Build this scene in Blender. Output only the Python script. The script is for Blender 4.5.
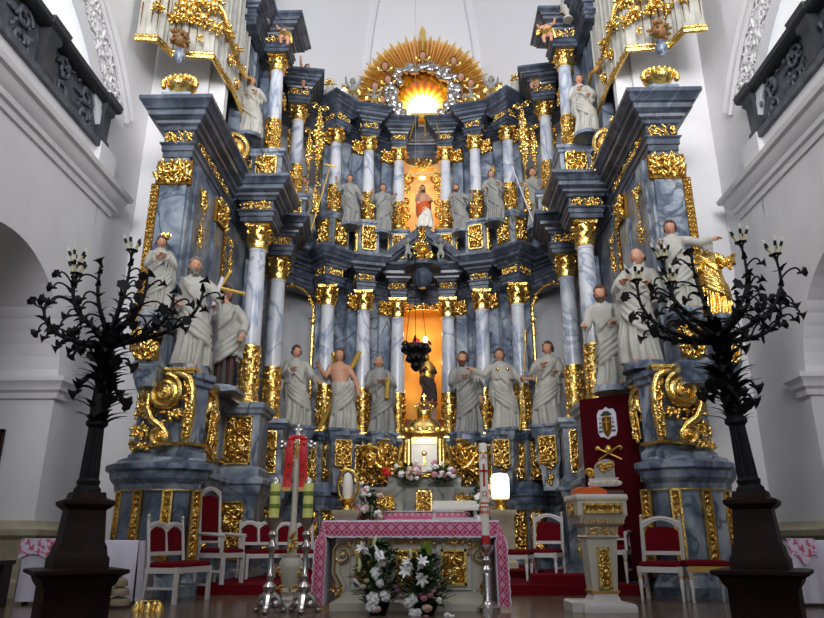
import bpy, math, random
from mathutils import Vector, Matrix
sin, cos, pi = math.sin, math.cos, math.pi
for _o in list(bpy.data.objects): bpy.data.objects.remove(_o)
SC = bpy.context.scene
COL = SC.collection

# ------------------------------------------------------------------ camera, world, lights, exposure
FPX, CZ, PITCH, YAW = 690.0, 0.76, math.radians(18.5), math.radians(1.42)
CAM = Vector((0.15, 0.0, CZ))
FWD = Vector((-sin(YAW) * cos(PITCH), cos(YAW) * cos(PITCH), sin(PITCH)))
RGT = Vector((cos(YAW), sin(YAW), 0))
UPV = RGT.cross(FWD)
cd = bpy.data.cameras.new('camera'); cam = bpy.data.objects.new('camera', cd); COL.objects.link(cam)
cd.sensor_width = 36; cd.lens = FPX / 824 * 36; cd.clip_end = 200
cam.matrix_world = Matrix(((RGT.x, UPV.x, -FWD.x, CAM.x), (RGT.y, UPV.y, -FWD.y, CAM.y), (RGT.z, UPV.z, -FWD.z, CAM.z), (0, 0, 0, 1)))
SC.camera = cam
wd = bpy.data.worlds.new('nave_daylight'); SC.world = wd; wd.use_nodes = True
bg = wd.node_tree.nodes['Background']; bg.inputs[0].default_value = (0.80, 0.90, 1.0, 1); bg.inputs[1].default_value = 0.42

Z0 = CZ
def area(name, loc, target, sx, sy, power, col=(1, 1, 1)):
    l = bpy.data.lights.new(name, 'AREA'); l.shape = 'RECTANGLE'; l.size = sx; l.size_y = sy; l.energy = power; l.color = col
    o = bpy.data.objects.new(name, l); COL.objects.link(o); o.location = loc
    o.rotation_euler = (Vector(target) - Vector(loc)).to_track_quat('-Z', 'Y').to_euler()
    return o
area('nave_added_light', (0, -6, 9.5), (0, 18, 13.0), 9, 5, 1300, (0.97, 0.97, 1.0)).data.spread = math.radians(88)  # added area light behind the camera, spread narrowed to favour the upper altarpiece
area('choir_added_light_left', (-4.6, 7.0, 13.5), (2.0, 17, 8.0), 3, 5, 300, (0.93, 0.96, 1.0))  # added light high in the choir, aimed at the altarpiece; no window built
area('choir_added_light_right', (4.6, 7.0, 13.5), (-2.0, 17, 8.0), 3, 5, 300, (0.93, 0.96, 1.0))  # matching added light on the right, no window built either
area('gallery_fill_light_left', (-6.4, 4.6, Z0 + 7.6), (5.0, 9.5, 4.5), 3.0, 2.4, 1050, (0.95, 0.97, 1.0))  # added fill inside the gallery, out of view, to brighten the opposite wall
area('gallery_fill_light_right', (6.4, 4.6, Z0 + 7.6), (-5.0, 9.5, 4.5), 3.0, 2.4, 1050, (0.95, 0.97, 1.0))  # added fill for the left wall; the gallery has no window built
area('apse_assumed_window_light_left', (-4.3, 18.2, 8.0), (-2.0, 20.5, 10.0), 1.0, 6, 260, (0.95, 0.97, 1.0))  # assumed window hidden behind the altarpiece; only its light is added
area('apse_assumed_window_light_right', (4.3, 18.2, 8.0), (2.0, 20.5, 10.0), 1.0, 6, 260, (0.95, 0.97, 1.0))  # likewise assumed on the right, no opening built
def point(name, loc, power, col, r=0.1):
    l = bpy.data.lights.new(name, 'POINT'); l.energy = power; l.color = col; l.shadow_soft_size = r
    o = bpy.data.objects.new(name, l); COL.objects.link(o); o.location = loc; return o
SC.view_settings.view_transform = 'Standard'; SC.view_settings.look = 'None'
SC.view_settings.exposure = -0.5; SC.view_settings.gamma = 1.0; SC.view_settings.use_curve_mapping = False

# ------------------------------------------------------------------ projection helpers
def ray(px, py): return FWD + RGT * ((px - 412) / FPX) + UPV * ((309 - py) / FPX)
def at(px, py, Y):
    d = ray(px, py); return CAM + d * (Y / d.y)
def fl(px, py, z=0.0):
    d = ray(px, py); return CAM + d * ((z - CZ) / d.z)
def Z(z): return z + CZ          # heights measured from the eye

# ------------------------------------------------------------------ materials
def s2l(c):
    return tuple((x / 255 / 12.92 if x / 255 <= .04045 else ((x / 255 + .055) / 1.055) ** 2.4) for x in c) + (1,)
def mat(name, col, rough=.5, metal=0.0, bump=0.0, bscale=30, col2=None, cscale=4, emit=None, estr=1.0, spec=None, cdetail=4, sharp=None, coat=0):
    m = bpy.data.materials.new(name); m.use_nodes = True; nt = m.node_tree; N = nt.nodes; L = nt.links
    b = N['Principled BSDF']; b.inputs['Base Color'].default_value = s2l(col); b.inputs['Roughness'].default_value = rough; b.inputs['Metallic'].default_value = metal
    if spec is not None: b.inputs['Specular IOR Level'].default_value = spec
    if coat: b.inputs['Coat Weight'].default_value = coat; b.inputs['Coat Roughness'].default_value = .15
    if emit is not None:
        b.inputs['Emission Color'].default_value = s2l(emit); b.inputs['Emission Strength'].default_value = estr
    if col2 is not None or bump:
        g = N.new('ShaderNodeNewGeometry')
    if col2 is not None:
        n = N.new('ShaderNodeTexNoise'); n.inputs['Scale'].default_value = cscale; n.inputs['Detail'].default_value = cdetail
        L.new(g.outputs['Position'], n.inputs['Vector'])
        r = N.new('ShaderNodeValToRGB'); a, c = (sharp or (.35, .65))
        r.color_ramp.elements[0].position = a; r.color_ramp.elements[1].position = c
        r.color_ramp.elements[0].color = s2l(col); r.color_ramp.elements[1].color = s2l(col2)
        L.new(n.outputs['Fac'], r.inputs['Fac']); L.new(r.outputs['Color'], b.inputs['Base Color'])
    if bump:
        n2 = N.new('ShaderNodeTexNoise'); n2.inputs['Scale'].default_value = bscale; n2.inputs['Detail'].default_value = 3
        L.new(g.outputs['Position'], n2.inputs['Vector'])
        bp = N.new('ShaderNodeBump'); bp.inputs['Strength'].default_value = bump; bp.inputs['Distance'].default_value = .02
        L.new(n2.outputs['Fac'], bp.inputs['Height']); L.new(bp.outputs['Normal'], b.inputs['Normal'])
    return m
def marble(name, stops, vein, scale=1.6, rough=.3, vs=.9, vw=.02):
    """clouded stone: warped noise between the stops, thin veins where a second noise crosses its middle"""
    m = bpy.data.materials.new(name); m.use_nodes = True; nt = m.node_tree; N = nt.nodes; L = nt.links
    b = N['Principled BSDF']; b.inputs['Roughness'].default_value = rough
    g = N.new('ShaderNodeNewGeometry')
    mp = N.new('ShaderNodeMapping'); mp.inputs['Scale'].default_value = (1, 1, .7); mp.inputs['Rotation'].default_value = (.5, .6, .3)
    L.new(g.outputs['Position'], mp.inputs['Vector'])
    n = N.new('ShaderNodeTexNoise'); n.inputs['Scale'].default_value = scale; n.inputs['Detail'].default_value = 7; n.inputs['Roughness'].default_value = .62; n.inputs['Distortion'].default_value = 1.2
    L.new(mp.outputs['Vector'], n.inputs['Vector'])
    r = N.new('ShaderNodeValToRGB'); cr = r.color_ramp
    cr.elements[0].position = stops[0][0]; cr.elements[0].color = s2l(stops[0][1])
    cr.elements[1].position = stops[-1][0]; cr.elements[1].color = s2l(stops[-1][1])
    for p, c in stops[1:-1]:
        e = cr.elements.new(p); e.color = s2l(c)
    L.new(n.outputs['Fac'], r.inputs['Fac'])
    n2 = N.new('ShaderNodeTexNoise'); n2.inputs['Scale'].default_value = vs; n2.inputs['Detail'].default_value = 5; n2.inputs['Distortion'].default_value = 2.0
    L.new(mp.outputs['Vector'], n2.inputs['Vector'])
    r2 = N.new('ShaderNodeValToRGB'); c2 = r2.color_ramp
    c2.elements[0].position = .5 - vw; c2.elements[0].color = (0, 0, 0, 1); c2.elements[1].position = .5 + vw; c2.elements[1].color = (0, 0, 0, 1)
    e = c2.elements.new(.5); e.color = (1, 1, 1, 1)
    L.new(n2.outputs['Fac'], r2.inputs['Fac'])
    mx = N.new('ShaderNodeMixRGB'); mx.inputs['Color2'].default_value = s2l(vein)
    L.new(r2.outputs['Color'], mx.inputs['Fac']); L.new(r.outputs['Color'], mx.inputs['Color1']); L.new(mx.outputs['Color'], b.inputs['Base Color'])
    return m
M = {}
M['plaster'] = mat('white_plaster', (226, 224, 224), .85, bump=.05, bscale=6, col2=(218, 216, 217), cscale=1.2)
M['vault'] = mat('vault_plaster', (216, 216, 219), .9)
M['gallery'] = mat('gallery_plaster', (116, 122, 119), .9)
M['stucco'] = mat('stucco_relief', (222, 220, 220), .8)
M['cream'] = mat('cream_base_stone', (176, 166, 140), .7, col2=(150, 140, 118), cscale=3)
M['floor'] = None
M['blue'] = marble('blue_grey_marble', [(.3, (46, 56, 72)), (.44, (92, 104, 122)), (.56, (136, 146, 158)), (.7, (182, 188, 194))], (60, 72, 90), 1.3, .28, vs=.8, vw=.035)
M['dark'] = marble('shade_toned_marble', [(.3, (36, 41, 52)), (.5, (62, 70, 84)), (.7, (100, 109, 124))], (96, 104, 118), 1.6, .3)  # cornice marble: underside shadow is put into this darker colour
M['column'] = marble('white_veined_marble', [(.3, (140, 150, 170)), (.45, (200, 203, 210)), (.7, (220, 221, 224))], (140, 152, 176), .9, .25, vs=.7, vw=.05)
M['gold'] = mat('gilding', (250, 220, 138), .26, 1.0, bump=.4, bscale=26, col2=(230, 184, 92), cscale=9)
M['goldplate'] = mat('dark_gilding', (128, 92, 36), .45, 1.0, bump=.3, bscale=40)  # darker gold; as relief ground it carries painted-in recess shade
M['goldpaint'] = mat('pale_gilding', (226, 186, 92), .4, .85)
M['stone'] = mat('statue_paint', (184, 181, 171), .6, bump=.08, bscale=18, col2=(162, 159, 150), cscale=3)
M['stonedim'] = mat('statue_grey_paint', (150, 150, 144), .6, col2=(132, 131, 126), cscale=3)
M['skin'] = mat('painted_flesh', (198, 146, 116), .55)
M['hair'] = mat('painted_brown_hair', (84, 58, 40), .7)
M['greyhair'] = mat('painted_grey_hair', (120, 112, 104), .7)
M['eye'] = mat('painted_eye', (40, 28, 24), .4)
M['bronze'] = mat('dark_bronze', (20, 19, 21), .6, .0, bump=.2, bscale=40, spec=.25)
M['iron'] = mat('dark_carved_stone', (92, 96, 104), .6, bump=.3, bscale=25, col2=(66, 70, 78), cscale=6)
M['rail'] = mat('dark_rail_stone', (52, 54, 60), .6)
M['wood'] = mat('dark_wood', (42, 22, 18), .5, col2=(30, 17, 14), cscale=5, spec=.18)
M['white'] = mat('white_lacquer', (200, 195, 190), .4)
M['creamlac'] = mat('cream_lacquer', (196, 190, 174), .4, col2=(186, 180, 164), cscale=3)
M['red'] = mat('red_velvet', (96, 8, 20), .9, bump=.1, bscale=60, spec=.1)
M['darkred'] = mat('dark_red_velvet', (66, 5, 14), .95, spec=.1)
M['carpet'] = mat('red_carpet', (98, 8, 22), .95, spec=.1, bump=.3, bscale=90)
M['stole'] = mat('scarlet_silk', (206, 24, 26), .55)
M['linen'] = mat('white_linen', (214, 208, 222), .85)
M['silver'] = mat('tarnished_silver', (206, 200, 196), .25, 1.0)
M['candle'] = mat('greenish_wax', (206, 206, 112), .5)
M['wax'] = mat('white_wax', (226, 222, 210), .5)
M['redpaint'] = mat('red_paint', (176, 28, 32), .5)
M['leaf'] = mat('dark_green_leaf', (34, 62, 34), .5, col2=(52, 84, 42), cscale=20)
M['brightleaf'] = mat('yellow_green_leaf', (110, 128, 40), .5)
M['petal'] = mat('white_petal', (236, 234, 232), .6)
M['lilybud'] = mat('pale_green_bud', (206, 214, 160), .55)
M['pink'] = mat('pink_petal', (206, 138, 152), .6)
M['purple'] = mat('mauve_petal', (136, 84, 120), .6)
M['peach'] = mat('peach_rose_petal', (220, 186, 170), .6)
M['orange'] = mat('orange_cloth', (206, 92, 26), .7)
M['fruit'] = mat('painted_russet_fruit', (150, 78, 44), .5, col2=(88, 92, 48), cscale=14)
M['boot'] = mat('brown_leather', (74, 48, 38), .6)
M['nichewall'] = mat('golden_niche_paint', (234, 176, 84), .9, col2=(220, 156, 62), cscale=2)
M['pinkwall'] = mat('rose_marble', (150, 104, 92), .5, col2=(120, 84, 78), cscale=3)
M['darkcloth'] = mat('dark_brown_habit', (58, 44, 40), .8)
M['painting'] = mat('dark_oil_paint', (52, 40, 40), .5)
M['black'] = mat('blackened_metal', (26, 23, 22), .45, .6)
M['bulb'] = mat('clear_bulb_glass', (235, 232, 215), .1)
M['socket'] = mat('pale_candle_sleeve', (206, 196, 150), .5)
M['peachwall'] = mat('peach_paint', (232, 186, 124), .8)
M['greenmarble'] = marble('grey_green_marble', [(.3, (98, 104, 96)), (.5, (142, 144, 132)), (.7, (176, 174, 158))], (90, 96, 90), 2.0, .35)
M['lampglow'] = mat('lit_lamp_glass', (255, 250, 235), .3, emit=(255, 244, 214), estr=3.0)
M['redglass'] = mat('red_lamp_glass', (190, 30, 30), .15, emit=(255, 40, 20), estr=.6)
M['bell'] = mat('bell_bronze', (190, 160, 96), .35, .9)
M['sack'] = mat('beige_brass', (150, 134, 106), .5, .3)
M['tassel'] = mat('dark_green_cord', (46, 60, 40), .8)
M['pew'] = mat('pew_dark_wood', (34, 22, 19), .5, spec=.2)

def floor_mat():
    m = bpy.data.materials.new('polished_brown_stone'); m.use_nodes = True; N = m.node_tree.nodes; L = m.node_tree.links
    b = N['Principled BSDF']; b.inputs['Roughness'].default_value = .2
    g = N.new('ShaderNodeNewGeometry'); br = N.new('ShaderNodeTexBrick'); br.offset = 0
    br.inputs['Scale'].default_value = 1.7; br.inputs['Brick Width'].default_value = 1; br.inputs['Row Height'].default_value = 1; br.inputs['Mortar Size'].default_value = .006
    br.inputs['Color1'].default_value = s2l((106, 86, 72)); br.inputs['Color2'].default_value = s2l((92, 75, 63)); br.inputs['Mortar'].default_value = s2l((60, 48, 42))
    L.new(g.outputs['Position'], br.inputs['Vector']); L.new(br.outputs['Color'], b.inputs['Base Color'])
    return m
M['floor'] = floor_mat()

def cloth_mat():
    """white linen whose front hem carries a woven red lattice; uv = metres along the hem, metres from the hem"""
    m = bpy.data.materials.new('embroidered_linen'); m.use_nodes = True; N = m.node_tree.nodes; L = m.node_tree.links
    b = N['Principled BSDF']; b.inputs['Roughness'].default_value = .85
    tc = N.new('ShaderNodeTexCoord'); sp = N.new('ShaderNodeSeparateXYZ'); L.new(tc.outputs['UV'], sp.inputs[0])
    def mth(op, a, c=None):
        n = N.new('ShaderNodeMath'); n.operation = op
        for i, x in enumerate((a, c)):
            if x is None: continue
            if isinstance(x, (int, float)): n.inputs[i].default_value = x
            else: L.new(x, n.inputs[i])
        return n.outputs[0]
    P = .115
    u = mth('DIVIDE', sp.outputs[0], P); v = mth('DIVIDE', sp.outputs[1], P)
    fu = mth('ABSOLUTE', mth('SUBTRACT', mth('FRACT', u), .5)); fv = mth('ABSOLUTE', mth('SUBTRACT', mth('FRACT', v), .5))
    d = mth('ADD', fu, fv)                                    # diamond distance
    ring = mth('LESS_THAN', mth('ABSOLUTE', mth('SUBTRACT', d, .5)), .11)
    core = mth('LESS_THAN', d, .24)
    pat = mth('MAXIMUM', ring, core)
    band = mth('LESS_THAN', mth('ABSOLUTE', mth('SUBTRACT', sp.outputs[1], .095)), .078)
    fac = mth('MULTIPLY', pat, band)
    mx = N.new('ShaderNodeMixRGB'); mx.inputs['Color1'].default_value = s2l((226, 204, 216)); mx.inputs['Color2'].default_value = s2l((186, 58, 96))
    mb = N.new('ShaderNodeMixRGB'); mb.inputs['Color1'].default_value = s2l((222, 214, 230)); mb.inputs['Color2'].default_value = s2l((214, 150, 176))
    L.new(band, mb.inputs['Fac']); L.new(mb.outputs['Color'], mx.inputs['Color1']); L.new(fac, mx.inputs['Fac']); L.new(mx.outputs['Color'], b.inputs['Base Color'])
    return m
M['embroidery'] = cloth_mat()
def floral_cloth():
    m = bpy.data.materials.new('rose_printed_linen'); m.use_nodes = True; N = m.node_tree.nodes; L = m.node_tree.links
    b = N['Principled BSDF']; b.inputs['Roughness'].default_value = .85
    tc = N.new('ShaderNodeTexCoord'); sp = N.new('ShaderNodeSeparateXYZ'); L.new(tc.outputs['UV'], sp.inputs[0])
    vo = N.new('ShaderNodeTexNoise'); vo.inputs['Scale'].default_value = 14; L.new(tc.outputs['UV'], vo.inputs['Vector'])
    a = N.new('ShaderNodeMath'); a.operation = 'GREATER_THAN'; a.inputs[1].default_value = .52; L.new(vo.outputs['Fac'], a.inputs[0])
    c = N.new('ShaderNodeMath'); c.operation = 'LESS_THAN'; c.inputs[1].default_value = .2; L.new(sp.outputs[1], c.inputs[0])
    d = N.new('ShaderNodeMath'); d.operation = 'MULTIPLY'; L.new(a.outputs[0], d.inputs[0]); L.new(c.outputs[0], d.inputs[1])
    mx = N.new('ShaderNodeMixRGB'); mx.inputs['Color1'].default_value = s2l((216, 204, 222)); mx.inputs['Color2'].default_value = s2l((206, 96, 124))
    L.new(d.outputs[0], mx.inputs['Fac']); L.new(mx.outputs['Color'], b.inputs['Base Color'])
    return m
M['floral'] = floral_cloth()

# ------------------------------------------------------------------ mesh builder
class MB:
    def __init__(s): s.v = []; s.f = []; s.m = []; s.k = 0; s.uv = None
    def add(s, vs, fs):
        o = len(s.v); s.v += [tuple(p) for p in vs]
        for f in fs: s.f.append(tuple(i + o for i in f)); s.m.append(s.k)
        return s
    def join(s, o, mtx=None):
        vs = o.v if mtx is None else [tuple(mtx @ Vector(p)) for p in o.v]
        b = len(s.v); s.v += vs
        for f, m in zip(o.f, o.m): s.f.append(tuple(i + b for i in f)); s.m.append(m)
        return s
    def box(s, c, d, rz=0.0):
        hx, hy, hz = d[0] / 2, d[1] / 2, d[2] / 2; ca, sa = cos(rz), sin(rz); vs = []
        for z in (-hz, hz):
            for x, y in ((-hx, -hy), (hx, -hy), (hx, hy), (-hx, hy)):
                vs.append((c[0] + x * ca - y * sa, c[1] + x * sa + y * ca, c[2] + z))
        return s.add(vs, [(3, 2, 1, 0), (4, 5, 6, 7), (0, 1, 5, 4), (1, 2, 6, 5), (2, 3, 7, 6), (3, 0, 4, 7)])
    def loft(s, rings, cap=True, close=True):
        n = len(rings[0]); vs = [p for r in rings for p in r]; fs = []
        for i in range(len(rings) - 1):
            for j in range(n if close else n - 1):
                a = i * n + j; b = i * n + (j + 1) % n
                fs.append((a, b, b + n, a + n))
        if cap: fs.append(tuple(range(n - 1, -1, -1))); fs.append(tuple(range((len(rings) - 1) * n, len(rings) * n)))
        return s.add(vs, fs)
    def lathe(s, prof, n=20, c=(0, 0, 0), ph=0.0, sq=1.0):
        rings = [[(c[0] + r * cos(ph + 2 * pi * j / n), c[1] + sq * r * sin(ph + 2 * pi * j / n), c[2] + z) for j in range(n)] for r, z in prof]
        return s.loft(rings)
    def tube(s, pts, rad, n=6, flat=1.0):
        pts = [Vector(p) for p in pts]; m = len(pts); rings = []; up = None
        for i, p in enumerate(pts):
            t = (pts[min(i + 1, m - 1)] - pts[max(i - 1, 0)])
            t = t.normalized() if t.length > 1e-9 else Vector((0, 0, 1))
            if up is None:
                up = Vector((0, -1, 0)) if abs(t.y) < .9 else Vector((1, 0, 0))
            a = up - t * up.dot(t)
            if a.length < 1e-6: a = t.orthogonal()
            a.normalize(); up = a; b = t.cross(a)
            r = rad[i] if isinstance(rad, (list, tuple)) else rad
            rings.append([tuple(p + a * (r * flat * cos(2 * pi * j / n)) + b * (r * sin(2 * pi * j / n))) for j in range(n)])
        return s.loft(rings)
    def ell(s, c, r, n=10, m=6, rot=None):
        vs = []; fs = []
        for i in range(1, m):
            ph = pi * i / m
            for j in range(n):
                th = 2 * pi * j / n; vs.append(Vector((r[0] * sin(ph) * cos(th), r[1] * sin(ph) * sin(th), r[2] * cos(ph))))
        vs += [Vector((0, 0, r[2])), Vector((0, 0, -r[2]))]
        for i in range(m - 2):
            for j in range(n):
                a = i * n + j; b = i * n + (j + 1) % n; fs.append((a, a + n, b + n, b))
        T = len(vs) - 2
        for j in range(n):
            fs.append((T, j, (j + 1) % n)); k = (m - 2) * n; fs.append((T + 1, k + (j + 1) % n, k + j))
        if rot is not None: vs = [rot @ v for v in vs]
        c = Vector(c); return s.add([c + v for v in vs], fs)
    def prism(s, poly, y0, y1):
        """outline in x,z pushed from y0 to y1"""
        a = [(x, y0, z) for x, z in poly]; b = [(x, y1, z) for x, z in poly]; return s.loft([a, b])
    def slab(s, poly, z0, z1):
        return s.loft([[(x, y, z0) for x, y in poly], [(x, y, z1) for x, y in poly]])
    def block(s, hx, hy, prof, c=(0, 0, 0), rz=0.0):
        """moulded rectangular block: prof = (offset, z)"""
        ca, sa = cos(rz), sin(rz); rings = []
        for o, z in prof:
            rings.append([(c[0] + x * ca - y * sa, c[1] + x * sa + y * ca, c[2] + z) for x, y in ((-hx - o, -hy - o), (hx + o, -hy - o), (hx + o, hy + o), (-hx - o, hy + o))])
        return s.loft(rings)
    def run(s, path, prof, z0=0.0, depth=.3):
        """profile swept along a plan path, offset to the right-hand side of travel; flat back at depth behind"""
        pts = [Vector(p) for p in path]; n = len(pts); nor = []
        for i in range(n):
            ds = []
            if i > 0: ds.append((pts[i] - pts[i - 1]).normalized())
            if i < n - 1: ds.append((pts[i + 1] - pts[i]).normalized())
            ns = [Vector((d.y, -d.x)) for d in ds]; a = sum(ns, Vector((0, 0))); a.normalize()
            nor.append(a / max(.35, a.dot(ns[0])))
        pr = [(-depth, prof[0][1])] + list(prof) + [(-depth, prof[-1][1])]
        rings = [[(p.x + q.x * o, p.y + q.y * o, z0 + z) for o, z in pr] for p, q in zip(pts, nor)]
        return s.loft(rings)
    def mesh(s, name, mats, smooth=True, ang=40):
        me = bpy.data.meshes.new(name); me.from_pydata(s.v, [], s.f)
        for m in (mats if isinstance(mats, (list, tuple)) else [mats]): me.materials.append(M[m] if isinstance(m, str) else m)
        if any(s.m): me.polygons.foreach_set('material_index', s.m)
        if s.uv:
            ul = me.uv_layers.new(name='UVMap')
            for lp in me.loops: ul.data[lp.index].uv = s.uv[lp.vertex_index]
        me.update()
        if smooth:
            me.polygons.foreach_set('use_smooth', [True] * len(me.polygons)); me.set_sharp_from_angle(angle=math.radians(ang))
        return me
    def build(s, name, mats, parent=None, loc=(0, 0, 0), rz=0.0, smooth=True, ang=40):
        return put(s.mesh(name, mats, smooth, ang), name, parent, loc, rz)
def put(me, name, parent=None, loc=(0, 0, 0), rz=0.0, sc=1.0, rot=None):
    o = bpy.data.objects.new(name, me); COL.objects.link(o); o.location = loc
    o.rotation_euler = rot if rot else (0, 0, rz); o.scale = sc if isinstance(sc, (tuple, list)) else (sc, sc, sc)
    if parent is not None: o.parent = parent
    return o
def tag(o, label, cat, group=None, kind=None):
    o['label'] = label; o['category'] = cat
    if group: o['group'] = group
    if kind: o['kind'] = kind
    return o
def thing(name, label, cat, loc=(0, 0, 0), rz=0.0, group=None):
    o = bpy.data.objects.new(name, None); COL.objects.link(o); o.location = loc; o.rotation_euler = (0, 0, rz); o.empty_display_size = .1
    return tag(o, label, cat, group)
def struct(mb, name, m, smooth=True, ang=40):
    o = mb.build(name, m, smooth=smooth, ang=ang); o['kind'] = 'structure'; return o
def kids(o): return [c for c in bpy.data.objects if c.parent == o]
def copy_tree(o, parent=None):
    c = o.copy(); COL.objects.link(c)
    if parent is not None: c.parent = parent
    for ch in kids(o): copy_tree(ch, c)
    return c
def lerp(a, b, t): return a + (b - a) * t
def interp(tab, x):
    for (x0, y0), (x1, y1) in zip(tab, tab[1:]):
        if x <= x1: return lerp(y0, y1, max(0, (x - x0) / (x1 - x0)))
    return tab[-1][1]
def remesh(mb, name, m, voxel, smooth=3):
    me = mb.mesh(name, m); o = bpy.data.objects.new('carving', me); COL.objects.link(o)
    r = o.modifiers.new('r', 'REMESH'); r.mode = 'VOXEL'; r.voxel_size = voxel; r.use_smooth_shade = True
    if smooth:
        q = o.modifiers.new('s', 'SMOOTH'); q.iterations = smooth; q.factor = .5
    dg = bpy.context.evaluated_depsgraph_get(); dg.update()
    out = bpy.data.meshes.new_from_object(o.evaluated_get(dg)); out.name = name
    bpy.data.objects.remove(o); bpy.data.meshes.remove(me)
    out.polygons.foreach_set('use_smooth', [True] * len(out.polygons))
    return out

# ------------------------------------------------------------------ the setting
XW = 5.62
mb = MB(); mb.box((0, 9, -.1), (26, 26, .2)); struct(mb, 'floor', 'floor')

def arch_wall(mb, sx, y0, y1, z0, z1, yc, zs, R, thick, zb=None, n=28):
    """a wall along Y with a round-headed opening right through it"""
    X0 = sx * XW; X1 = sx * (XW + thick); xc = (X0 + X1) / 2
    zb = z0 if zb is None else zb
    if zb > z0: mb.box((xc, yc, (z0 + zb) / 2), (thick, 2 * R, zb - z0))
    mb.box((xc, (y0 + yc - R) / 2, (z0 + z1) / 2), (thick, yc - R - y0, z1 - z0))
    mb.box((xc, (y1 + yc + R) / 2, (z0 + z1) / 2), (thick, y1 - yc - R, z1 - z0))
    for k in range(n):
        a, b = pi * k / n, pi * (k + 1) / n
        pa = (yc - R * cos(a), zs + R * sin(a)); pb = (yc - R * cos(b), zs + R * sin(b))
        mb.loft([[(X0, pa[0], pa[1]), (X0, pb[0], pb[1]), (X0, pb[0], z1), (X0, pa[0], z1)],
                 [(X1, pa[0], pa[1]), (X1, pb[0], pb[1]), (X1, pb[0], z1), (X1, pa[0], z1)]])
for side, sx in (('left', -1), ('right', 1)):
    XW = 5.55 if sx < 0 else 5.8
    mb = MB()
    arch_wall(mb, sx, 4.0, 14.6, 0, Z(5.45), 8.5, Z(2.3), 1.75, 1.7)
    arch_wall(mb, sx, 2.4, 14.6, Z(5.45), Z(14.5), 7.1, Z(5.0), 3.52, 1.0, Z(6.0))
    pass                 # pilaster strips
    mb.box((sx * 5.1, 12.15, Z(7)), (1.45, .3, 2 * 7.0 + .8)); mb.box((sx * 4.85, 12.2, Z(11.2)), (1.6, .2, 7.2))
    struct(mb, 'wall_' + side, 'plaster')
    # gallery room and aisle behind the openings
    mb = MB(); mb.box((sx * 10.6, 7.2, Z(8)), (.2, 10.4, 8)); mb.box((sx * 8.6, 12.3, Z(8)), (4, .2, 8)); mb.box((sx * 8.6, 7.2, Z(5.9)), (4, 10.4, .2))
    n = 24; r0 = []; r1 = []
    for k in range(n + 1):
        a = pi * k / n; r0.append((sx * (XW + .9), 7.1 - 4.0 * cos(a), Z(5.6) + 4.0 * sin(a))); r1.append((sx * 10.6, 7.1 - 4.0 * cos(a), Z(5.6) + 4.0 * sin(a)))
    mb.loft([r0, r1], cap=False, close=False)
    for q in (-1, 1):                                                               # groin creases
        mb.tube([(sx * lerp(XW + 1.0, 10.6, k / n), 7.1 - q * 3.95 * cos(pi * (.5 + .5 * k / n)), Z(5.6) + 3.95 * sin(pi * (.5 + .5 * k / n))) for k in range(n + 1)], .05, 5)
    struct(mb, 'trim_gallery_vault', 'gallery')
    mb = MB(); mb.box((sx * 8.4, 8, Z(2)), (.2, 12, 6)); mb.box((sx * 8.0, 11.5, Z(2)), (2.4, .2, 6)); struct(mb, 'wall_aisle_' + side, 'plaster')
    # cornice under the gallery balustrade
    mb = MB(); YE = 11.0 if sx < 0 else 11.35
    path = [(sx * XW, 2.4), (sx * XW, YE), (sx * (XW + .3), YE)]
    prof = [(0, 0), (.04, 0), (.05, .1), (.10, .12), (.11, .2), (.2, .28), (.22, .36), (.28, .38), (.30, .46), (.24, .5), (0, .52)]
    if sx > 0: path = path[::-1]
    mb.run(path, prof, Z(5.47), .3); struct(mb, 'trim_cornice_' + side, 'plaster')
    # raised kerb the balustrade stands on, with the white end block
    mb = MB(); mb.box((sx * (XW + .12), 6.5, Z(6.16)), (.4, 8.4, .36)); mb.box((sx * (XW + .06), 10.4, Z(6.2)), (.46, .6, .5)); struct(mb, 'trim_kerb_' + side, 'plaster')
    # impost moulding on the arch jamb
    mb = MB(); prof = [(0, 0), (.03, .02), (.04, .1), (.09, .14), (.1, .22), (.15, .27), (.15, .34), (.06, .36)]
    mb.block(.88, .12, prof, (sx * (XW + .85), 10.36, Z(2.02))); struct(mb, 'trim_impost_' + side, 'plaster')
    # base mouldings
    mb = MB(); prof = [(.0, 0), (.14, 0), (.14, .2), (.08, .24), (.08, .76), (.16, .82), (.17, .9), (.08, .96), (.05, 1.02), (0, 1.03)]
    path = [(sx * (XW + 1.7), 10.25), (sx * XW, 10.25), (sx * XW, 11.3), (sx * XW, 14.5)]
    if sx > 0: path = path[::-1]
    mb.run(path, prof, 0, .1); struct(mb, 'baseboard_' + side, 'cream')
    # stucco band over the gallery arch and relief spandrel
    mb = MB(); outer = []; inner = []
    for k in range(n + 1):
        a = .36 + (pi - .72) * k / n
        for lst, rr in ((inner, 3.52), (outer, 3.86)): lst.append((7.1 - rr * cos(a), Z(5.0) + rr * sin(a)))
    xs = (sx * (XW + .01), sx * (XW - .07))
    for k in range(n):
        mb.loft([[(x, *inner[k]), (x, *inner[k + 1]), (x, *outer[k + 1]), (x, *outer[k])] for x in xs])
    struct(mb, 'trim_arch_band_' + side, 'vault')
    mb = MB(); random.seed(5)
    pth = []
    for k in range(n + 1):
        a = pi * (.45 + .36 * k / n); pth.append((sx * (XW - .05), 7.1 - 4.95 * cos(a), Z(4.9) + 4.75 * sin(a)))
    for off in (0,):
        mb.tube(pth, .09, 6); mb.tube([(p[0], p[1] - .1, p[2] - .12) for p in pth], .05, 5)
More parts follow.
